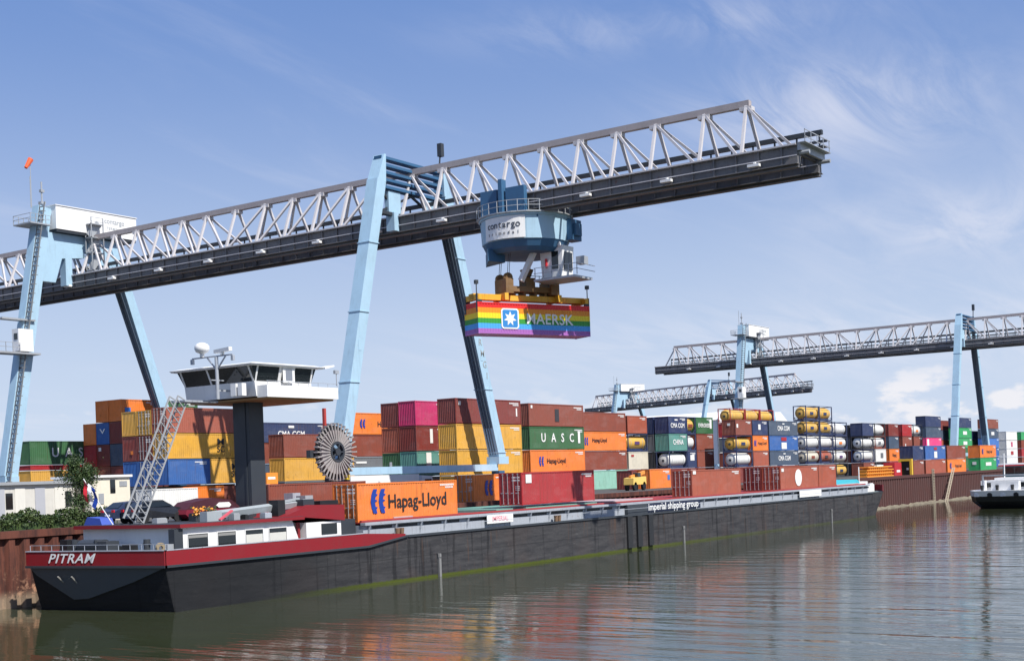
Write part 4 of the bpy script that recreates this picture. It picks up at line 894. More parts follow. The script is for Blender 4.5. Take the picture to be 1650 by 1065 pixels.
# ------------------------------------------------------------------ the barge
BG = thing('inland_barge', 'long black and red inland container barge moored along the quay', 'barge', (54, 69.5, 0)); bo = rel(BG)
def PB(n, mb, m, par=None, smooth=False):
    if par is None and not n.startswith('rope'): mb.v = [(x - 1.45*max(0.0, min(1.0, (57.6-x)/2.6))*(y-63.7)/11.5, y, z) for x, y, z in mb.v]
    return part(n, mb, m, par or BG, smooth, loc=bo if par is None else (0,0,0))
Y0, Y1 = 63.8, 75.2
def outline(s, k, m, b, w_=0.0):
    a, c_ = Y0 + w_, Y1 - w_
    half = [(54.6+s, a+k), (54.6+s+m, a), (180-b, a), (185.6-b, a+0.5), (190-b, a+1.9), (193-b, a+3.7), (194-b, a+5.2)]
    return half + [(x, Y0+Y1-y) for x, y in reversed(half)]
rings = [(-1.0, outline(0.86, 0.05, 0.08, 4.5)), (0.6, outline(0.5, 0.05, 0.06, 3.2)), (2.84, outline(0.0, 0.05, 0.05, 0.6)), (3.42, outline(-0.02, 0.03, 0.04, 0.0))]
vs = []; fs = []; nn = 14
for z, pts in rings: vs += [(x, y, z) for x, y in pts]
for k in range(3):
    for i in range(nn): fs.append((k*nn+i, k*nn+(i+1) % nn, (k+1)*nn+(i+1) % nn, (k+1)*nn+i))
hm = MB().add(vs, fs); PB('hull', hm, HULL)
tp = MB(); tp.add([(54.54,63.85,2.78),(54.54,75.15,2.78),(54.65,74.7,2.3),(55.0,71.9,0.72),(54.98,70.6,0.80),(54.74,66.5,1.9)], [(0,1,2,3,4,5)])
PB('transom_plate', tp, paint('transom_grey', (0.060, 0.072, 0.085), 0.4, 0.25))
dk = MB(); top_ = outline(0.05, 0.03, 0.04, 0.1, 0.03); dk.add([(x, y, 3.40) for x, y in top_], [tuple(range(nn))]); PB('deck', dk, paint('deck_grey_green', (0.10, 0.13, 0.13), 0.7, 0.5))
# rubbing strake and red bulwark
bw = MB(); bw.prism([(54.5, 2.93), (73.3, 2.93), (77.6, 3.42), (77.6, 3.56), (73.0, 3.82), (54.5, 3.82)], 'Y', 63.68, 63.83)
bw.box(54.42, 54.56, 63.68, 75.32, 2.93, 3.82); bw.prism([(54.5, 2.93), (73.3, 2.93), (77.6, 3.42), (77.6, 3.56), (73.0, 3.82), (54.5, 3.82)], 'Y', 75.17, 75.32)
blw = PB('bulwark', bw, REDB)
rs = MB(); rs.prism([(54.4, 2.78), (73.4, 2.78), (77.9, 3.33), (77.9, 3.46), (73.3, 2.93), (54.4, 2.93)], 'Y', 63.62, 63.84); rs.box(54.36, 54.58, 63.62, 75.36, 2.78, 2.93)
rs.box(78.0, 180, 63.70, 63.82, 3.28, 3.44)
PB('rubbing_strake', rs, DARKG)
cap_ = MB().box(54.38, 54.62, 63.66, 75.34, 3.82, 3.88); cap_.box(54.4, 73.0, 63.66, 63.88, 3.82, 3.875); PB('bulwark_cap', cap_, COAM)
nm_ = text_on('PITRAM', blw, (54.38-0.97, 71.4, 3.37), 0.60, LW, face='-X', shear=0.35, bold=0.10, spacing=1.1, sx=1.3); nm_.rotation_euler = (R(90), 0, R(-90+7.2))
# bow bulwark with its national colours
bb = MB(); bp = outline(0,0,0,0)[3:11]
for i in range(len(bp)-1):
    p, q = bp[i], bp[i+1]; bb.add([(*p,3.4),(*q,3.4),(*q,4.3),(*p,4.3),(p[0]-0.12,p[1],3.4),(q[0]-0.12,q[1],3.4),(q[0]-0.12,q[1],4.3),(p[0]-0.12,p[1],4.3)], [(0,1,2,3),(7,6,5,4),(3,2,6,7)])
PB('bow_bulwark', bb, REDB)
bd = MB(); bd.box(183, 187, 66, 73, 3.41, 4.5); bd.box(185, 188.5, 67.5, 71.5, 4.5, 4.9); bd.cyl((190.5, 69.5, 3.4), (190.5, 69.5, 7.0), 0.08, 6)
for y in (67.2, 71.8): bd.cyl((188.9, y, 3.4), (188.9, y, 4.6), 0.35, 10)
PB('anchor_winch', bd, WHITE)
PB('bow_tarpaulin', MB().prism([(171.5, 4.78), (172.3, 5.3), (178.5, 5.35), (179.8, 4.78)], 'Y', 65.4, 72.5), paint('cyan_tarp', (0.05, 0.45, 0.55), 0.6, 0.2))
# coaming with flat black strips, cap rail, brackets
Yc = Y0 + 0.85
cm = MB(); cm.box(73.9, 180.5, Yc, Yc+0.12, 3.4, 4.36); cm.box(73.9, 180.5, Y1-0.97, Y1-0.85, 3.4, 4.36); cm.box(180.38, 180.5, Yc+0.12, Y1-0.97, 3.4, 4.36); cm.box(73.9, 74.02, Yc+0.12, Y1-0.97, 3.4, 4.36)
cm.box(73.85, 180.6, Yc-0.28, Yc+0.2, 4.36, 4.56); cm.box(73.85, 180.6, Y1-1.05, Y1-0.57, 4.36, 4.56)
x = 74.4
while x < 180:
    cm.prism([(Yc, 3.45), (Yc-0.26, 4.355), (Yc, 4.355)], 'X', x, x+0.10); x += 3.05
PB('coaming', cm, COAM)
pk_ = MB(); x = 74.9; random.seed(4)
while x < 179:
    L_ = random.choice([2.3, 2.3, 1.6]); pk_.box(x, x+L_, Yc-0.015, Yc+0.005, 4.06, 4.27); x += 3.05
PB('coaming_dark_strips', pk_, BLACK)
PB('grab_rail', MB().box(78, 180, Y0+0.15, Y0+0.19, 3.95, 3.99), COAM)
hc = MB(); hc.box(73.95, 180.4, Yc+0.22, Y1-1.09, 4.50, 4.60)
hc.box(74.0, 180.3, Yc+0.20, Yc+0.40, 4.6, 4.72)
PB('hatch_deck', hc, paint('hatch_red', (0.33, 0.03, 0.03), 0.55, 0.4))
x = 84.0
for xa, xb in ((78, 80.3), (91.5, 94), (96, 108), (111, 119), (170, 178)):
    PB('hatch_cover', MB().box(xa, xb, Yc+0.45, Y1-1.2, 4.6, 4.82), paint('hatch_pale_green' if xa > 90 and xa < 110 else 'hatch_pink_grey', (0.16, 0.36, 0.30) if xa > 90 and xa < 110 else (0.50, 0.40, 0.40), 0.5, 0.4))
# boards and stains on the coaming
def boardx(px0, px1): return XA(px0, Yc), XA(px1, Yc)
a, b = boardx(777, 819); nb = PB('name_board', MB().box(a, b, Yc-0.34, Yc-0.30, 3.72, 4.42), WHITE)
text_on('IMPERIAL', nb, ((a+b)/2, Yc-0.35, 4.07), 0.42, flat('letter_pink', (0.75, 0.25, 0.3)), bold=0.02)
a, b = boardx(1034, 1122); nb = PB('name_board', MB().box(a, b, Yc-0.34, Yc-0.30, 3.46, 4.32), flat('board_navy', (0.012, 0.018, 0.05)))
text_on('imperial shipping group', nb, ((a+b)/2, Yc-0.35, 3.95), 0.70, LW, bold=0.07, sx=(b-a-0.6)/9.4)
a, b = boardx(1283, 1318); PB('name_board', MB().box(a, b, Yc-0.34, Yc-0.30, 3.6, 4.4), WHITE)
for px in (1006, 1022, 1040):
    a = XA(px, 63.8); PB('fender_strip', MB().box(a, a+0.9, 63.60, 63.79, 0.25, 3.28), BLACK)
a = XA(1004, Yc); PB('ladder_bay', MB().box(a, a+4.0, Yc-0.36, Yc-0.02, 3.42, 4.34), DARKG)
for px in (703, 1098, 1337):
    a = XA(px, 63.7); PB('draught_gauge', MB().box(a-0.13, a+0.13, 63.60, 63.78, -0.6, 1.66).cyl((a, 63.68, 1.5), (a, 63.68, 1.78), 0.16, 8), paint('gauge_grey', (0.20,0.20,0.20), 0.7, 0.5))
for px in (640, 895):
    a = XA(px, 64.2); PB('bollard', MB().cyl((a-0.25, 64.15, 3.4), (a-0.25, 64.15, 4.0), 0.15, 10, 0.2).cyl((a+0.25, 64.15, 3.4), (a+0.25, 64.15, 4.0), 0.15, 10, 0.2), paint('bollard_brown', (0.2,0.12,0.07), 0.7, 0.4))
# aft accommodation
YA = 64.9
x0, x1 = 56.9, XA(468, YA); zr = 5.12
hs = MB(); hs.prism([(x0, 3.41), (x1+0.75, 3.41), (x1, zr), (x0, zr)], 'Y', YA, 74.1)
house = PB('accommodation', hs, WHITE)
for pa, pb_, ya, yb in ((299,331,862,887), (347,376,859,881), (392,420,857,879), (430,458,852,873)):
    a, b = XA(pa, YA), XA(pb_, YA); zt_, zb_ = 4.66, 3.74
    wn_ = part('window', MB().box(a, b, YA-0.03, YA-0.002, zb_, zt_), GLASS, house)
    part('frame', MB().box(a-0.06, b+0.06, YA-0.05, YA-0.03, zt_, zt_+0.06).box(a-0.06, b+0.06, YA-0.05, YA-0.03, zb_-0.06, zb_).box(a-0.06, a, YA-0.05, YA-0.03, zb_, zt_).box(b, b+0.06, YA-0.05, YA-0.03, zb_, zt_), WHITE, wn_)
    if pa > 380: part('blind', MB().box(a+0.04, b-0.04, YA-0.045, YA-0.031, zb_+0.04, zb_+0.62), flat('blind', (0.6,0.6,0.55)), wn_)
    else: part('blind', MB().box(a+0.04, b-0.04, YA-0.045, YA-0.031, zt_-0.24, zt_-0.06), flat('blind2', (0.25,0.25,0.24)), wn_)
dd = MB(); dd.box(x0-0.04, x0-0.002, 73.2, 73.7, 3.5, 4.7).box(x0-0.04, x0-0.002, 70.6, 71.8, 3.6, 4.5); part('porthole', dd, GLASS, house)
dd = MB(); dd.box(x0-0.7, x0-0.01, 64.75, 65.3, 3.4, 5.05); part('stern_locker', dd, DARKG, house)
rf = MB(); rf.box(x0-0.35, x1+0.9, YA-0.35, 74.4, zr, zr+0.22); 
PB('roof', rf, REDB)
PB('roof_deck', MB().box(x0-0.3, x1+0.85, YA-0.3, 74.35, zr+0.22, zr+0.24), DARKG)
xe = XA(549, YA)
fc = MB(); fc.prism([(x1-1.1, 5.36), (x1+1.7, 6.1), (xe+0.1, 6.0), (xe+0.1, 4.86), (x1+0.1, 5.36)], 'Y', YA-0.15, 73.9)
PB('engine_casing', fc, REDB)
h2 = MB(); h2.box(XA(491, YA), XA(547, YA), YA+0.02, 73.7, 3.41, 4.86); h2o = PB('engine_room_house', h2, WHITE)
part('window', MB().box(XA(515, YA), XA(540, YA), YA-0.02, YA+0.015, 3.95, 4.72), GLASS, h2o)
part('door', MB().box(XA(478, YA)+0.3, XA(489, YA), YA+0.5, YA+0.54, 3.45, 4.9), REDB, h2o)
part('vent', MB().box(XA(500, YA), XA(505, YA), YA-0.12, YA+0.02, 3.55, 3.75), BLACK, h2o)
PB('hold_bulkhead', MB().box(xe+0.1, 73.8, YA+0.4, 74.0, 3.41, 4.9), DARKG)
# stern rail and mooring gear
rl = MB()
for y in [63.9+0.95*k for k in range(13)]: rl.cyl((54.75, y, 3.85), (54.75, y, 4.22), 0.02, 5)
for z in (4.22,): rl.beam((54.75, 63.9, z), (54.75, 75.2, z), 0.03)
PB('stern_rail', rl, COAM)
mg = MB()
for y in (66.2, 70.4, 72.4): PB('mooring_bollard', MB().cyl((55.5, y, 3.4), (55.5, y, 4.5), 0.16, 10, 0.2).cyl((55.5, y-0.3, 4.2), (55.5, y+0.3, 4.2), 0.07, 6), DARKG)
PB('mooring_winch', MB().cyl((55.7, 70.1, 4.1), (55.7, 72.0, 4.1), 0.42, 14).box(55.3, 56.1, 69.4, 70.2, 3.4, 4.4), DARKG)
an = MB(); an.beam((55.5, 70.0, 2.6), (56.35, 70.0, 1.3), 0.14); an.beam((56.3, 69.4, 1.5), (56.4, 70.6, 1.5), 0.16); an.beam((56.35, 69.3, 1.25), (56.3, 69.55, 1.7), 0.2); an.beam((56.35, 70.7, 1.25), (56.3, 70.45, 1.7), 0.2)
an.cyl((55.2,69.4,2.7),(56.4,69.5,1.2),0.05,5); an.cyl((55.2,70.6,2.7),(56.4,70.6,1.2),0.05,5)
ao_ = PB('stern_anchor', an, paint('anchor_grey', (0.25,0.24,0.22), 0.6, 0.5, rust=0.5))
ao_.location.x -= 1.15; ao_.location.y += 1.9; ao_.location.z -= 0.45
random.seed(12)
for k in range(9):
    x, y = random.uniform(57.4, 65.5), random.choice([65.4, 66.6, 67.6, 68.6]); w_ = random.uniform(0.3, 0.9); hh_ = random.uniform(0.25, 0.6)
    q = MB().box(x, x+w_, y, y+0.5, zr+0.245, zr+0.245+hh_).box(x+0.05, x+w_-0.05, y+0.05, y+0.45, zr+0.245+hh_, zr+0.30+hh_)
    PB('deck_locker', q, random.choice([DARKG, BLACK, COAM, GALV]))
for k in range(7):
    x, y = random.uniform(55.0, 56.2), random.uniform(64.4, 74.6)
    if k % 2: PB('rope_coil', ring(MB(), 0.16, 0.36, 0, 0.12, 14), paint('rope_tan', (0.30,0.24,0.15), 0.9, 0.4)).location = (bo[0]+x, bo[1]+y, 3.95)
    else: PB('deck_box', MB().box(x, x+0.5, y, y+0.7, 3.4, 3.4+random.uniform(0.6,1.3)), random.choice([DARKG, BLACK, GALV]))
PB('flue', MB().cyl((62.3, 73.2, zr+0.24), (62.3, 73.2, zr+1.5), 0.14, 10).cyl((64.5, 66.8, zr+0.24), (64.5, 66.8, zr+1.0), 0.1, 8), GALV)
for k, (xx, yy, ww, hh_) in enumerate(((68.3, 65.2, 1.1, 0.45), (69.8, 65.0, 1.9, 0.30), (70.2, 66.8, 0.8, 0.7), (68.6, 68.0, 1.5, 0.4), (71.2, 69.0, 0.8, 0.9), (65.9, 65.3, 0.7, 0.5))):
    PB('deck_locker', MB().box(xx, xx+ww, yy, yy+0.9, 5.4, 6.04+hh_), (DARKG, BLACK, GALV, DARKG, COAM, BLACK)[k])
# grey deck crane jib lying on the roof
jb = MB(); jb.beam((60.3, 66.2, 5.72), (69.4, 66.0, 6.25), 0.42, 0.40); jb.cyl((69.3, 66.0, 5.3), (69.3, 66.0, 6.5), 0.3, 12); jb.box(60.0, 61.3, 65.9, 66.6, 5.36, 6.0); jb.beam((66.5, 66.0, 6.35), (68.7, 66.0, 6.55), 0.16)
PB('deck_crane', jb, paint('jib_grey', (0.34, 0.38, 0.40), 0.45, 0.3))
PB('lifebuoy_board', MB().beam((60.2, 64.95, 5.45), (61.3, 64.95, 6.02), 0.10, 0.22), flat('coral', (0.62, 0.10, 0.13)))
# lifting wheelhouse
cl = MB(); cl.box(66.6, 68.0, 68.5, 70.1, 5.3, 13.7); cl.box(66.55, 66.62, 68.85, 69.0, 5.3, 13.6); cl.box(66.3, 68.4, 68.2, 70.4, 5.3, 5.9)
cl.box(67.95, 68.06, 68.9, 69.7, 5.9, 13.6)
PB('lift_column', cl, DARKG)
WX0, WX1, WY0, WY1 = 64.8, 70.4, 66.0, 73.0
wh = MB(); zb0, zb1, zt0 = 13.72, 14.75, 15.78
def frus(mb, z0, z1, a, b):   # a, b: (x0,x1,y0,y1)
    mb.add([(a[0],a[2],z0),(a[1],a[2],z0),(a[1],a[3],z0),(a[0],a[3],z0),(b[0],b[2],z1),(b[1],b[2],z1),(b[1],b[3],z1),(b[0],b[3],z1)],
           [(0,3,2,1),(4,5,6,7),(0,1,5,4),(1,2,6,5),(2,3,7,6),(3,0,4,7)])
frus(wh, zb0, zb1, (WX0+0.15, WX1, WY0, WY1), (WX0, WX1, WY0, WY1))
who = PB('wheelhouse', wh, WHITE)
wb_ = MB(); frus(wb_, zb1, zt0, (WX0+0.02, WX1-0.02, WY0+0.02, WY1-0.02), (WX0-0.42, WX1+0.25, WY0-0.25, WY1+0.25)); part('window_band', wb_, GLASS, who)
ps_ = MB()
def postx(x, w_): ps_.add([(x-w_/2, WY0-0.0, zb1),(x+w_/2, WY0-0.0, zb1),(x+w_/2, WY0+0.1, zb1),(x-w_/2, WY0+0.1, zb1),(x-w_/2, WY0-0.29, zt0),(x+w_/2, WY0-0.29, zt0),(x+w_/2, WY0-0.15, zt0),(x-w_/2, WY0-0.15, zt0)], [(0,3,2,1),(4,5,6,7),(0,1,5,4),(1,2,6,5),(2,3,7,6),(3,0,4,7)])
def posty(y, w_): ps_.add([(WX0-0.02, y-w_/2, zb1),(WX0+0.1, y-w_/2, zb1),(WX0+0.1, y+w_/2, zb1),(WX0-0.02, y+w_/2, zb1),(WX0-0.47, y-w_/2, zt0),(WX0-0.3, y-w_/2, zt0),(WX0-0.3, y+w_/2, zt0),(WX0-0.47, y+w_/2, zt0)], [(0,3,2,1),(4,5,6,7),(0,1,5,4),(1,2,6,5),(2,3,7,6),(3,0,4,7)])
for x, w_ in ((WX0+0.1, 0.14), (WX0+2.3, 0.2), (WX0+2.45, 0.12), (WX0+3.6, 0.26), (WX1-0.1, 0.14)): postx(x, w_)
for y, w_ in ((WY0+0.1, 0.14), (WY0+4.2, 0.14), (WY1-0.1, 0.14)): posty(y, w_)
part('window_post', ps_, WHITE, who)
dr_ = MB(); dr_.box(WX0+2.45, WX0+3.6, WY0-0.33, WY0-0.28, zb1-0.05, zt0); part('sliding_door', dr_, WHITE, who); part('door_pane', MB().box(WX0+2.7, WX0+3.35, WY0-0.35, WY0-0.335, zb1+0.12, zt0-0.15), flat('pane_grey', (0.20, 0.22, 0.26), 0.1), who)
rf = MB(); frus(rf, zt0, zt0+0.12, (WX0-0.75, WX1+0.6, WY0-0.5, WY1+0.5), (WX0-0.85, WX1+0.9, WY0-0.6, WY1+0.6)); frus(rf, zt0+0.12, zt0+0.26, (WX0-0.85, WX1+0.9, WY0-0.6, WY1+0.6), (WX0-0.2, WX1+0.2, WY0-0.1, WY1+0.1))
rf.beam((WX1+0.7, WY0-0.3, zt0+0.06), (WX1+1.7, WY0-0.3, zt0+0.28), 0.12, 0.9, (0,0,1))
PB('wheelhouse_roof', rf, WHITE)
bc = MB(); bc.box(WX0+0.2, WX1+1.75, WY0-0.95, WY0-0.02, zb0-0.1, zb0); bc.box(WX0+0.2, WX1+1.75, WY0-0.98, WY0-0.93, zb0-0.1, zb0+0.72); bc.box(WX1, WX1+1.75, WY0-0.02, WY1, zb0-0.1, zb0); bc.box(WX1+1.7, WX1+1.75, WY0-0.93, WY1, zb0-0.1, zb0+0.72)
bc.box(WX0+0.2, WX0+0.25, WY0-0.93, WY0-0.02, zb0, zb0+0.72)
PB('balcony', bc, WHITE)
br = MB()
for k in range(8): br.cyl((WX0+0.3+k*1.0, WY0-0.95, zb0+0.72), (WX0+0.3+k*1.0, WY0-0.95, zb0+1.0), 0.02, 5)
br.beam((WX0+0.2, WY0-0.95, zb0+1.0), (WX1+1.72, WY0-0.95, zb0+1.0), 0.035); br.cyl((WX1+1.7, WY0-0.9, zb0+0.9), (WX1+1.7, WY0-0.9, zb0+1.9), 0.03, 5); br.box(WX1+1.5, WX1+1.9, WY0-1.0, WY0-0.8, zb0+1.75, zb0+2.0)
PB('balcony_rail', br, COAM)
PB('wheelhouse_underside', MB().box(WX0+0.3, WX1+1.5, WY0-0.7, WY1-0.2, zb0-0.22, zb0-0.1), paint('ochre_underside', (0.35,0.20,0.08), 0.7, 0.4))
# mast with radar and dome behind the wheelhouse
MX, MY = 63.55, 68.3
ms = MB(); ms.cyl((MX, MY, 13.6), (MX, MY, 16.5), 0.13, 10); ms.beam((MX, MY-1.6, 16.55), (MX, MY+2.4, 16.55), 0.09); ms.beam((MX, MY, 15.6), (MX, MY+0.9, 16.5), 0.08); ms.beam((MX, MY, 15.6), (MX, MY-0.9, 16.5), 0.08); ms.beam((MX,MY,14.2),(WX0,MY,14.2),0.12); ms.beam((MX-0.6,MY,14.9),(MX+0.6,MY,14.9),0.07)
for y in (-1.6, 2.4): ms.box(MX-0.1, MX+0.1, MY+y-0.1, MY+y+0.1, 16.15, 16.5)
mo = PB('mast', ms, COAM)
dm = MB(); dm.lathe([(16.85,0.2),(16.95,0.42),(17.15,0.52),(17.35,0.5),(17.52,0.36),(17.6,0.12)], 'Z', (MX, MY+1.4, 0), 16); part('radar_dome', dm, WHITE, mo, True)
rd = MB(); rd.beam((MX-0.1, MY-1.5, 16.95), (MX+0.1, MY+0.2, 16.88), 0.28, 0.24); rd.cyl((MX, MY-0.6, 16.6), (MX, MY-0.6, 16.9), 0.14, 8); rd.cyl((MX, MY+1.4, 16.6), (MX, MY+1.4, 16.9), 0.16, 8); part('radar_scanner', rd, WHITE, mo)
lbx = MB(); lbx.box(MX+0.35, MX+0.75, MY-1.4, MY-0.9, 13.75, 14.6).box(MX+0.35, MX+0.75, MY-2.0, MY-1.6, 13.75, 14.6); part('equipment_box', lbx, WHITE, mo)
# stair leading up to it
sr = MB(); a = Vector((57.9, 70.1, 5.4)); b = Vector((62.0, 70.1, 13.5))
for dy in (-0.42, 0.42):
    for off in (0.0, 0.75): sr.beam(a+Vector((-off,dy,off*0.5)), b+Vector((-off,dy,off*0.5)), 0.085)
    for k in range(17):
        p = a.lerp(b, k/16) + Vector((0,dy,0)); q = a.lerp(b, min(1,(k+0.6)/16)) + Vector((-0.75,dy,0.37)); sr.beam(p, q, 0.06)
for k in range(24):
    p = a.lerp(b, k/23); sr.box(p.x-0.16, p.x+0.12, p.y-0.38, p.y+0.38, p.z-0.02, p.z+0.03)
PB('stair', sr, paint('stair_grey', (0.33, 0.34, 0.35), 0.45, 0.4))
PB('stair_landing', MB().box(61.6, 64.6, 69.4, 70.8, 13.45, 13.58), COAM)

# cargo on the barge
YB = 65.15; zh = 4.62; G_ = 'containers loaded on the barge'
def bc_(label, X, Y, key, L=12.19, z=zh, h=2.88, **k): container(label, X, Y, z, key, L=L, h=h, group=G_, **k)
bc_('orange container with big blue logo on the barge, nearest the stern', 73.95, YB, 'orange', z=4.6, h=2.86, door=True, letters=[hl_logo(0.19, 0.52, 1.3), T('Hapag-Lloyd', LKK, 0.585, 0.48, 1.05, bold=0.03)])
bc_('crimson container with white emblem in the middle of the barge', XA(840, YB), YB, 'red', z=5.0, h=2.88, door=True, letters=[PL('white', 0.09, 0.80, 0.9, 0.75)])
bc_('plain brown red container on the barge left of paired doors', XA(1114.5, YB), YB, 'rust', door=True, letters=[PL('white', 0.05, 0.90, 0.7, 0.35)])
bc_('rust red container with round white emblem near the bow', XA(1257, YB), YB, 'rust', door=True, letters=[lambda t, L, h: part('logo', MB().cyl((L*0.46, -0.02, h*0.5), (L*0.46, 0.0, h*0.5), 1.05, 20), LW, t), PL('white', 0.06, 0.85, 0.7, 0.4)])
bc_('short rust red container nearest the bow', XA(1257, YB)+12.4, YB, 'rust', L=6.06)
bc_('dark brown container on the barge, doors left of round emblem', XA(1257, YB)-0.0, YB+2.52, 'maroon', door=True)

# ------------------------------------------------------------------ things on the barge roof
def car(label, loc, rz, col, name='car'):
    t = thing(name, label, 'car', loc, rz)
    prof = [(0,0.35),(0.05,0.85),(0.35,1.0),(0.95,1.42),(2.3,1.5),(3.1,1.05),(4.0,0.85),(4.2,0.6),(4.2,0.32)]
    b = MB(); 
    def sec(y, ins): return [(x, y, z if z < 1.02 else z) for x, z in prof]
    ys = [(-0.84, 0.0), (-0.72, 0), (0.72, 0), (0.84, 0)]
    n = len(prof)
    rows = []
    for y, i_ in ys:
        k = 0.80 if abs(y) > 0.8 else 1
        rows.append([(x, y*(1 if z < 1.02 else 0.82), z) for x, z in prof])
    vs = sum(rows, [])
    fs = [(r_*n+i, r_*n+(i+1) % n, (r_+1)*n+(i+1) % n, (r_+1)*n+i) for r_ in range(3) for i in range(n)]
    b.add(vs, fs + [tuple(range(n)), tuple(range(3*n, 4*n))[::-1]])
    part('body', b, col, t)
    g_ = MB()
    for s in (-1, 1): g_.add([(0.55, s*0.80, 1.04),(3.0, s*0.80, 1.08),(2.25, s*0.71, 1.42),(1.0, s*0.71, 1.36)], [(0,1,2,3)])
    g_.add([(0.38,-0.66,1.06),(0.38,0.66,1.06),(0.88,0.58,1.40),(0.88,-0.58,1.40)], [(0,1,2,3)]); g_.add([(3.06,-0.64,1.12),(3.06,0.64,1.12),(2.36,0.58,1.49),(2.36,-0.58,1.49)], [(0,1,2,3)])
    part('glazing', g_, GLASS, t)
    for x in (0.8, 3.35):
        for s in (-1, 1): part('wheel', MB().cyl((x, s*0.72, 0.32), (x, s*0.88, 0.32), 0.32, 14), BLACK, t)
    for s in (-1, 1): part('tail_light', MB().box(-0.02, 0.06, s*0.62-0.14, s*0.62+0.14, 0.78, 0.95), flat('tail_red', (0.6, 0.02, 0.03), 0.2), t)
    part('number_plate', MB().box(-0.03, 0.02, -0.26, 0.26, 0.52, 0.64), LW, t)
    return t
car('black car parked on the barge roof with red tail lights', (58.2, 71.6, zr+0.245), R(-8), paint('car_black', (0.015,0.017,0.022), 0.2, 0.05, streak=False, spec=0.6))
car('small dark blue car parked on the barge roof at the far side', (58.0, 73.4, zr+0.245), R(-4), paint('car_navy', (0.02,0.03,0.07), 0.2, 0.05, streak=False, spec=0.6))
BT = thing('covered_dinghy', 'maroon dinghy under a dark cover on the barge roof', 'dinghy', (61.4, 70.4, zr+0.245), R(2))
dn = MB(); dn.prism([(0,0.45),(0.4,0.15),(5.0,0.15),(5.9,0.75),(5.2,0.72),(0.1,0.75)], 'Y', -0.85, 0.85); part('hull', dn, paint('dinghy_maroon', (0.20,0.012,0.03), 0.3, 0.15), BT)
dn = MB(); dn.prism([(0.1,0.76),(0.8,1.25),(2.6,1.5),(4.4,1.3),(5.3,0.76)], 'Y', -0.78, 0.78); part('cover', dn, paint('cover_dark', (0.06,0.012,0.022), 0.6, 0.3), BT)
part('cradle', MB().box(1.0,1.2,-0.7,0.7,0.0,0.16).box(4.2,4.4,-0.7,0.7,0.0,0.16), DARKG, BT)
part('number_panel', MB().prism([(2.9,0.95),(3.2,1.15),(4.1,1.15),(4.3,0.95),(4.1,0.8),(3.1,0.8)], 'Y', -0.87, -0.785), LW, BT)
random.seed(9)
PBX = thing('flower_planter', 'planter box with orange flowers on the barge roof', 'planter', (XA(320, 67), 67.4, zr+0.245))
part('box', MB().box(0,1.8,0,0.4,0,0.35), DARKG, PBX)
fl = MB()
for k in range(140):
    x, y, z = random.uniform(0,1.8), random.uniform(-.1,.5), random.uniform(0.35,0.95); s = 0.07; fl.cur = 0 if random.random() < 0.5 else 1
    u = Vector((random.uniform(-1,1),random.uniform(-1,1),random.uniform(-1,1))).normalized(); v = u.orthogonal().normalized(); p = Vector((x,y,z))
    fl.add([p-u*s-v*s, p+u*s-v*s, p+u*s+v*s, p-u*s+v*s], [(0,1,2,3)])
part('flowers', fl, [flat('flower_orange', (0.75,0.30,0.03)), LEAF], PBX)
bt = MB(); bt.prism([(0,0),(0.2,0.45),(1.5,0.55),(1.9,0)], 'X', 0, 1.0)
o_ = part('tarpaulin_bundle', bt, paint('tarp_blue', (0.05,0.10,0.45), 0.6, 0.2)); o_.location = (56.9, 72.6, zr+0.22); tag(o_, 'bright blue tarpaulin bundle at the aft edge of the barge roof', 'tarpaulin')
FG = thing('stern_flag', 'hanging red white and blue flag on a leaning staff at the stern', 'flag', (57.0, 71.6, 5.36))
part('staff', MB().cyl((0,0,0), (-1.25, 1.25, 3.1), 0.035, 6), WHITE, FG)
fm = MB(); 
for k, nm in enumerate(('red', 'white', 'blue')):
    fm.cur = k; pts = []
    for i in range(7):
        t_ = i/6; z = 3.0 - 2.0*t_; y = 1.28 + 0.06*math.sin(t_*5+k) - 0.28*k - 0.1; pts.append((-1.2+0.25*k*0.5+0.07*math.sin(7*t_+k*2), y+0.12, 3.0 - 1.35*t_ - 0.2*k))
    for i in range(6):
        p, q = pts[i], pts[i+1]; fm.add([p, (p[0]+0.05, p[1]-0.30, p[2]-0.2), (q[0]+0.05, q[1]-0.30, q[2]-0.2), q], [(0,1,2,3)])
part('cloth', fm, [LRD, LW, LBL], FG)
ob = thing('orange_crate', 'small orange crate with white stripe beside the wheelhouse column', 'crate', (XA(431, 75.9+3.3), 79.3, GZ+2.56))
part('box', MB().box(0,1.3,0,1.1,0,0.95), paint('crate_orange', (0.85,0.28,0.03), 0.5, 0.15), ob); part('stripe', MB().box(0.15,1.0,-0.015,0.0,0.4,0.6), LW, ob)

# ------------------------------------------------------------------ quay side things
def building(name, label, cat, loc): return thing(name, label, cat, loc)
OF = building('site_office', 'long low pale site office with panelled wall at the left edge', 'site office', (0,0,0))
xa, xb, Yo = XA(-60, 95), XA(120, 95), 95
part('wall', MB().box(xa, xb, Yo, Yo+6, GZ, GZ+3.25), paint('office_cream', (0.62,0.60,0.55), 0.6, 0.3), OF)
part('roof', MB().box(xa-0.2, xb+0.2, Yo-0.3, Yo+6.3, GZ+3.25, GZ+3.5), GALV, OF)
k = 0; x = xa + 0.8
while x < xb - 1.2:
    part('wall_panel', MB().box(x, x+0.95, Yo-0.05, Yo-0.004, GZ+0.2, GZ+3.0), paint('panel_grey', (0.42,0.43,0.47), 0.5, 0.2) if k % 2 else paint('panel_cream', (0.70,0.68,0.62), 0.5, 0.2), OF)
    if k % 3 == 1: part('window', MB().box(x+1.05, x+1.7, Yo-0.04, Yo-0.003, GZ+1.3, GZ+2.6), GLASS, OF)
    x += 1.9; k += 1
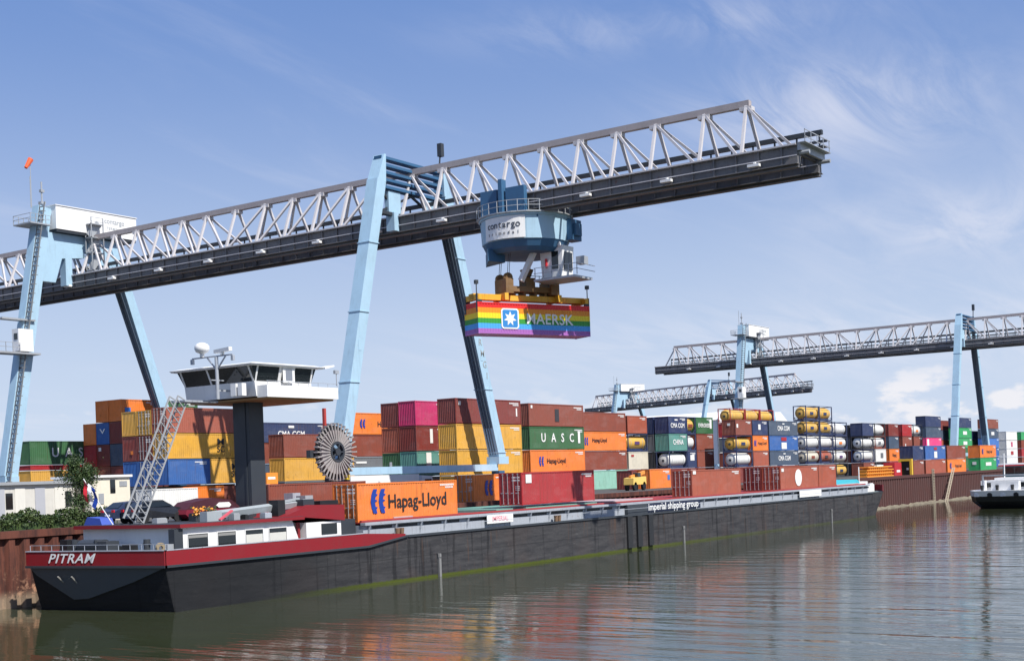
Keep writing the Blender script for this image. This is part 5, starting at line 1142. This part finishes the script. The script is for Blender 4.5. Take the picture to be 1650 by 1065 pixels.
O2 = building('gable_cabin', 'cream flat roofed cabin with one dark window right of the small tree', 'cabin', (0,0,0))
xa, xb = XA(146, 93), XA(209, 93)
part('wall', MB().box(xa, xb, 93, 98, GZ, 8.75), paint('cabin_cream', (0.74,0.69,0.56), 0.6, 0.15), O2)
part('roof', MB().box(xa-0.15, xb+0.15, 92.8, 98.2, 8.75, 8.95), WHITE, O2)
part('window', MB().box(XA(177,93), XA(185,93), 92.95, 92.997, 7.4, 8.55), GLASS, O2); part('louvre', MB().box(XA(192,93), XA(204,93), 92.95, 92.997, 7.95, 8.4), GALV, O2)
part('lower_window', MB().box(XA(158,93), XA(166,93), 92.95, 92.997, 6.5, 7.4), GALV, O2)
def leafcloud(n, sampler, s0, s1):   # small diamond leaves
    mb = MB()
    for _ in range(n):
        p = Vector(sampler()); s = random.uniform(s0, s1)
        u = Vector((random.gauss(0,1), random.gauss(0,1), random.gauss(0,1))).normalized(); v = u.orthogonal().normalized(); v2 = u.cross(v)
        mb.add([p-v*s*0.5, p+v2*s*0.35, p+v*s*0.5, p-v2*s*0.35], [(0,1,2,3)])
    return mb
random.seed(21)
def hs_():
    x = random.uniform(44, 63.5); top = 1.12 + 0.28*math.sin(x*1.7) + 0.18*math.sin(x*4.1+1) + 0.1*math.sin(x*9)
    d_ = random.random(); y = 79.1 + random.uniform(0, 2.2); z = GZ + (top * (1-0.15*abs(y-80.2))) * (random.random()**0.45)
    return (x, y, z)
hed = leafcloud(15000, hs_, 0.10, 0.24); he = part('hedge', hed, LEAF); tag(he, 'overgrown green hedge along the top of the quay wall at left', 'hedge')
part('stems', MB().box(44.2, 63.3, 79.4, 81.0, GZ, GZ+0.55), LEAF2, he)
TX_, TY_ = XA(131, 88), 88
TR = thing('small_tree', 'small dark green tree in front of the white site offices', 'tree', (TX_, TY_, GZ))
tk = MB(); tk.cyl((0,0,0), (0.1,0,1.6), 0.16, 8, 0.12); tk.cyl((0.1,0,1.5), (-0.1,0.1,4.6), 0.12, 8, 0.04)
for k in range(9):
    a_ = k*2.4; z = 1.5 + 0.35*k; tk.cyl((0.05,0,z), (0.9*math.cos(a_), 0.9*math.sin(a_), z+0.75), 0.06, 6, 0.02)
part('trunk', tk, BARK, TR)
clumps = [(random.gauss(0,0.40), random.gauss(0,0.40), random.uniform(1.5,5.1)) for _ in range(24)]
def ts():
    c_ = random.choice(clumps); r_ = 0.36 if c_[2] < 4.0 else 0.22
    return (c_[0]+random.gauss(0,r_), c_[1]+random.gauss(0,r_), c_[2]+random.gauss(0,r_))
part('crown', leafcloud(9500, ts, 0.06, 0.20), LEAF2, TR)
TK = thing('white_truck', 'long white box trailer parked below the blue sill beam', 'truck', (XA(565, 85.5), 85.5, GZ))
part('trailer_box', MB().box(0, 10.5, 0, 2.5, 1.15, 3.05), WHITE, TK); part('cab', MB().prism([(11.0,0.5),(13.0,0.5),(13.0,1.7),(12.7,2.8),(11.0,2.9)], 'Y', 0.05, 2.45), paint('cab_white', (0.7,0.72,0.74), 0.3, 0.1), TK)
part('windscreen', MB().box(11.5, 12.6, 0.02, 0.05, 1.7, 2.5), GLASS, TK); part('chassis', MB().box(0.2, 12.8, 0.6, 1.9, 0.75, 1.14), DARKG, TK)
for x in (1.2, 2.5, 3.8, 9.6, 12.0):
    part('wheel', MB().cyl((x,0.1,0.5),(x,0.5,0.5),0.5,14).cyl((x,2.0,0.5),(x,2.4,0.5),0.5,14), BLACK, TK)
part('lamp', MB().box(-0.03, 0, 0.2, 0.5, 1.2, 1.4), LRD, TK)
ST = thing('reach_stacker', 'pale yellow reach stacker standing between mint and orange containers', 'reach stacker', (XA(1020, 84.5), 84.5, GZ)); ST.scale = (0.66, 0.66, 0.85)
ys_ = paint('stacker_yellow', (0.80,0.55,0.14), 0.45, 0.2)
part('body', MB().prism([(0,0.9),(0.1,1.9),(1.2,2.0),(5.2,2.1),(5.2,0.9)], 'Y', 0, 2.2), ys_, ST)
part('boom', MB().beam((0.6,1.1,2.0),(6.4,1.1,2.75),0.5,0.45), paint('boom_orange', (0.75,0.30,0.06), 0.45, 0.2), ST)
part('cab', MB().box(2.2,3.4,0.2,1.3,2.0,2.7), GLASS, ST)
for x in (0.9, 4.4):
    part('wheel', MB().cyl((x,0.0,0.65),(x,0.5,0.65),0.65,16).cyl((x,1.7,0.65),(x,2.2,0.65),0.65,16), BLACK, ST)
# orange lattice frame and yellow portal near the far quay corner
SF = thing('steel_frame', 'orange slatted steel frame lying on the quay beyond the bow', 'steel frame', (XA(1397, 77), 77, GZ))
m_ = MB(); Lf = XA(1440,77)-XA(1397,77)
for z in (0.0, 0.55, 1.1, 1.6): m_.box((0 if z < 1.3 else 0.7), Lf-(0 if z < 1.3 else 0.8), 0, 1.6, z, z+0.18)
for k in range(14): m_.box(0.05+k*Lf/14, 0.25+k*Lf/14, 0.1, 1.5, 0.18, 1.62 if 1 < k < 12 else 1.1)
part('slats', m_, paint('frame_orange', (0.80,0.32,0.04), 0.5, 0.3), SF)
YFm = thing('yellow_portal', 'yellow rectangular portal frame around a dark opening on the quay', 'portal frame', (XA(1472, 75.6)-0.75, 75.65, GZ))
part('frame', MB().box(0,0.6,0,0.4,0,2.9).box(0,0.6,2.0,2.4,0,2.9).box(0.01,0.59,0.4,2.0,2.5,2.88), paint('portal_yellow', (0.78,0.50,0.04), 0.45, 0.2), YFm); part('dark_panel', MB().box(0.4,0.5,0.4,2.0,0,2.5), BLACK, YFm); part('lamp', MB().box(0.34,0.4,0.7,1.1,0.9,1.3), LW, YFm)
RM = thing('red_bin', 'red steel bin with white label left of the yellow portal', 'bin', (XA(1441, 77), 77, GZ)); wv = XA(1453,77)-XA(1441,77)
part('body', MB().prism([(0,0),(wv,0),(wv*0.95,2.3),(wv*0.05,2.3)], 'Y', 0, 2), paint('bin_red', (0.45,0.02,0.03), 0.5, 0.3), RM); part('label', MB().box(wv*0.3,wv*0.75,-0.03,-0.0,0.6,1.0), LW, RM)
# gangway on the quay wall
for i, (xx, lab) in enumerate(((XA(1521,74), 'long weathered wooden ladder leaning on the quay wall at right'), (XA(1502,74), 'short pale ladder fixed upright on the quay wall'))):
    L_ = thing('quay_ladder', lab, 'ladder', (xx, 74.0, 0), 0, 'ladders on the quay wall'); q = MB()
    dx = 5.5 if i == 0 else 0.0; wd = 1.2 if i == 0 else 0.8
    for e in (0, wd): q.beam((-dx*0.6+e, -0.9 if i == 0 else -0.1, -0.5), (dx+e, 0.05, GZ+0.9), 0.16)
    part('rails', q, paint('driftwood', (0.42,0.36,0.27), 0.8, 0.3), L_); q = MB()
    for k in range(13):
        t_ = k/13+0.05; q.beam((-dx*0.6+dx*1.6*t_, (-0.9+0.95*t_) if i == 0 else -0.1, -0.5+t_*(GZ+1.4)), (-dx*0.6+dx*1.6*t_+wd, (-0.9+0.95*t_) if i == 0 else -0.1, -0.5+t_*(GZ+1.4)), 0.09)
    part('rungs', q, paint('driftwood', (0.42,0.36,0.27), 0.8, 0.3), L_)
# distant white hall
HL_ = thing('white_hall', 'very large white industrial hall far behind the stacks', 'industrial hall', (0,0,0)); d_ = 690
Xh = XA(1158, 300)
part('wall', MB().box(Xh, Xh+88, 300, 352, GZ, 32.1), paint('hall_white', (0.75,0.75,0.75), 0.6, 0.1), HL_)
part('roof', MB().prism([(Xh-0.8, 32.2), (Xh+8, 36.5), (Xh+80, 37.6), (Xh+90, 32.2)], 'Y', 299.2, 352.8), paint('hall_roof', (0.80,0.79,0.76), 0.6, 0.1), HL_)
part('corner_pier', MB().box(Xh-0.8, Xh+3.5, 298.4, 299.1, GZ, 33.8), WHITE, HL_)
# second ship at the right edge, seen from astern
S2 = thing('white_motor_ship', 'white and black motor ship cut by the right edge of the picture', 'ship', (203, 46.6, -0.15)); so = (0,0,0)
def PS(n, mb, m, smooth=False): return part(n, mb, m, S2, smooth)
def ol(s, w_): return [(s, w_+1.5), (s+3, w_), (70, w_), (70, 11-w_), (s+3, 11-w_), (s, 9.5-w_)]
hv = MB(); R3 = [(-0.5, ol(2.6, 1.4)), (1.25, ol(0.4, 0.0)), (2.05, ol(0.0, -0.05)), (2.9, ol(-0.3, -0.1))]
vs = sum([[(x, y, z) for x, y in p] for z, p in R3[:3]], []); hv.add(vs, [(k*6+i, k*6+(i+1) % 6, (k+1)*6+(i+1) % 6, (k+1)*6+i) for k in range(2) for i in range(6)]); PS('hull', hv, BLACK)
hv = MB(); vs = sum([[(x, y, z) for x, y in p] for z, p in R3[2:]], []); hv.add(vs, [(i, (i+1) % 6, 6+(i+1) % 6, 6+i) for i in range(6)] + [tuple(range(6, 12))]); PS('bulwark', hv, WHITE)
PS('deckhouse', MB().box(4, 22, 1.2, 9.8, 2.92, 4.3), WHITE); PS('deckhouse_window', MB().box(3.95, 4.0, 2.0, 9.0, 3.3, 4.0).box(6, 20, 1.15, 1.2, 3.3, 4.0), GLASS)
PS('wheelhouse', MB().box(10, 15, 3, 8, 4.32, 6.6), paint('wheel_teal', (0.03,0.10,0.13), 0.3, 0.2)); PS('wheelhouse_roof', MB().box(9.4, 15.6, 2.5, 8.5, 6.6, 6.8), WHITE)
PS('funnel_gear', MB().box(5, 9, 3.5, 8, 4.32, 4.7).cyl((7,7,4.3),(7,7,8.4),0.08,6).beam((7,5.6,8.0),(7,8.4,8.0),0.08).cyl((3.2,2,2.9),(3.2,2,4.4),0.3,10).cyl((3.2,9,2.9),(3.2,9,4.4),0.3,10).box(1.0,2.2,3.5,7.5,2.9,4.2), WHITE)
PS('winch', MB().cyl((1.6,4.5,3.6),(1.6,6.5,3.6),0.6,14).box(2.4,3.4,4,7,2.9,4.0), DARKG)
for k in range(5): PS('fairlead', MB().box(-0.15, 0.35, 1.4+1.9*k, 2.1+1.9*k, 2.05, 2.75).box(-0.19, -0.15, 1.55+1.9*k, 1.95+1.9*k, 2.3, 2.6), (WHITE, BLACK)[k % 2])
for k in range(4): PS('bollard', MB().cyl((1.0, 2.2+2.2*k, 2.9), (1.0, 2.2+2.2*k, 3.7), 0.2, 10, 0.26), BLACK)
PS('gantry_arch', MB().box(3.4, 3.6, 1.6, 1.85, 2.9, 5.2).box(3.4, 3.6, 9.2, 9.45, 2.9, 5.2).box(3.4, 3.6, 1.85, 9.2, 5.0, 5.2), GALV)
PS('cabin_pane', MB().box(9.94, 9.99, 3.3, 7.7, 5.2, 6.2).box(10.3, 14.7, 2.94, 2.99, 5.2, 6.2), GLASS)
PS('red_stripe', MB().box(9.38, 15.62, 2.48, 8.52, 6.42, 6.58), LRD)
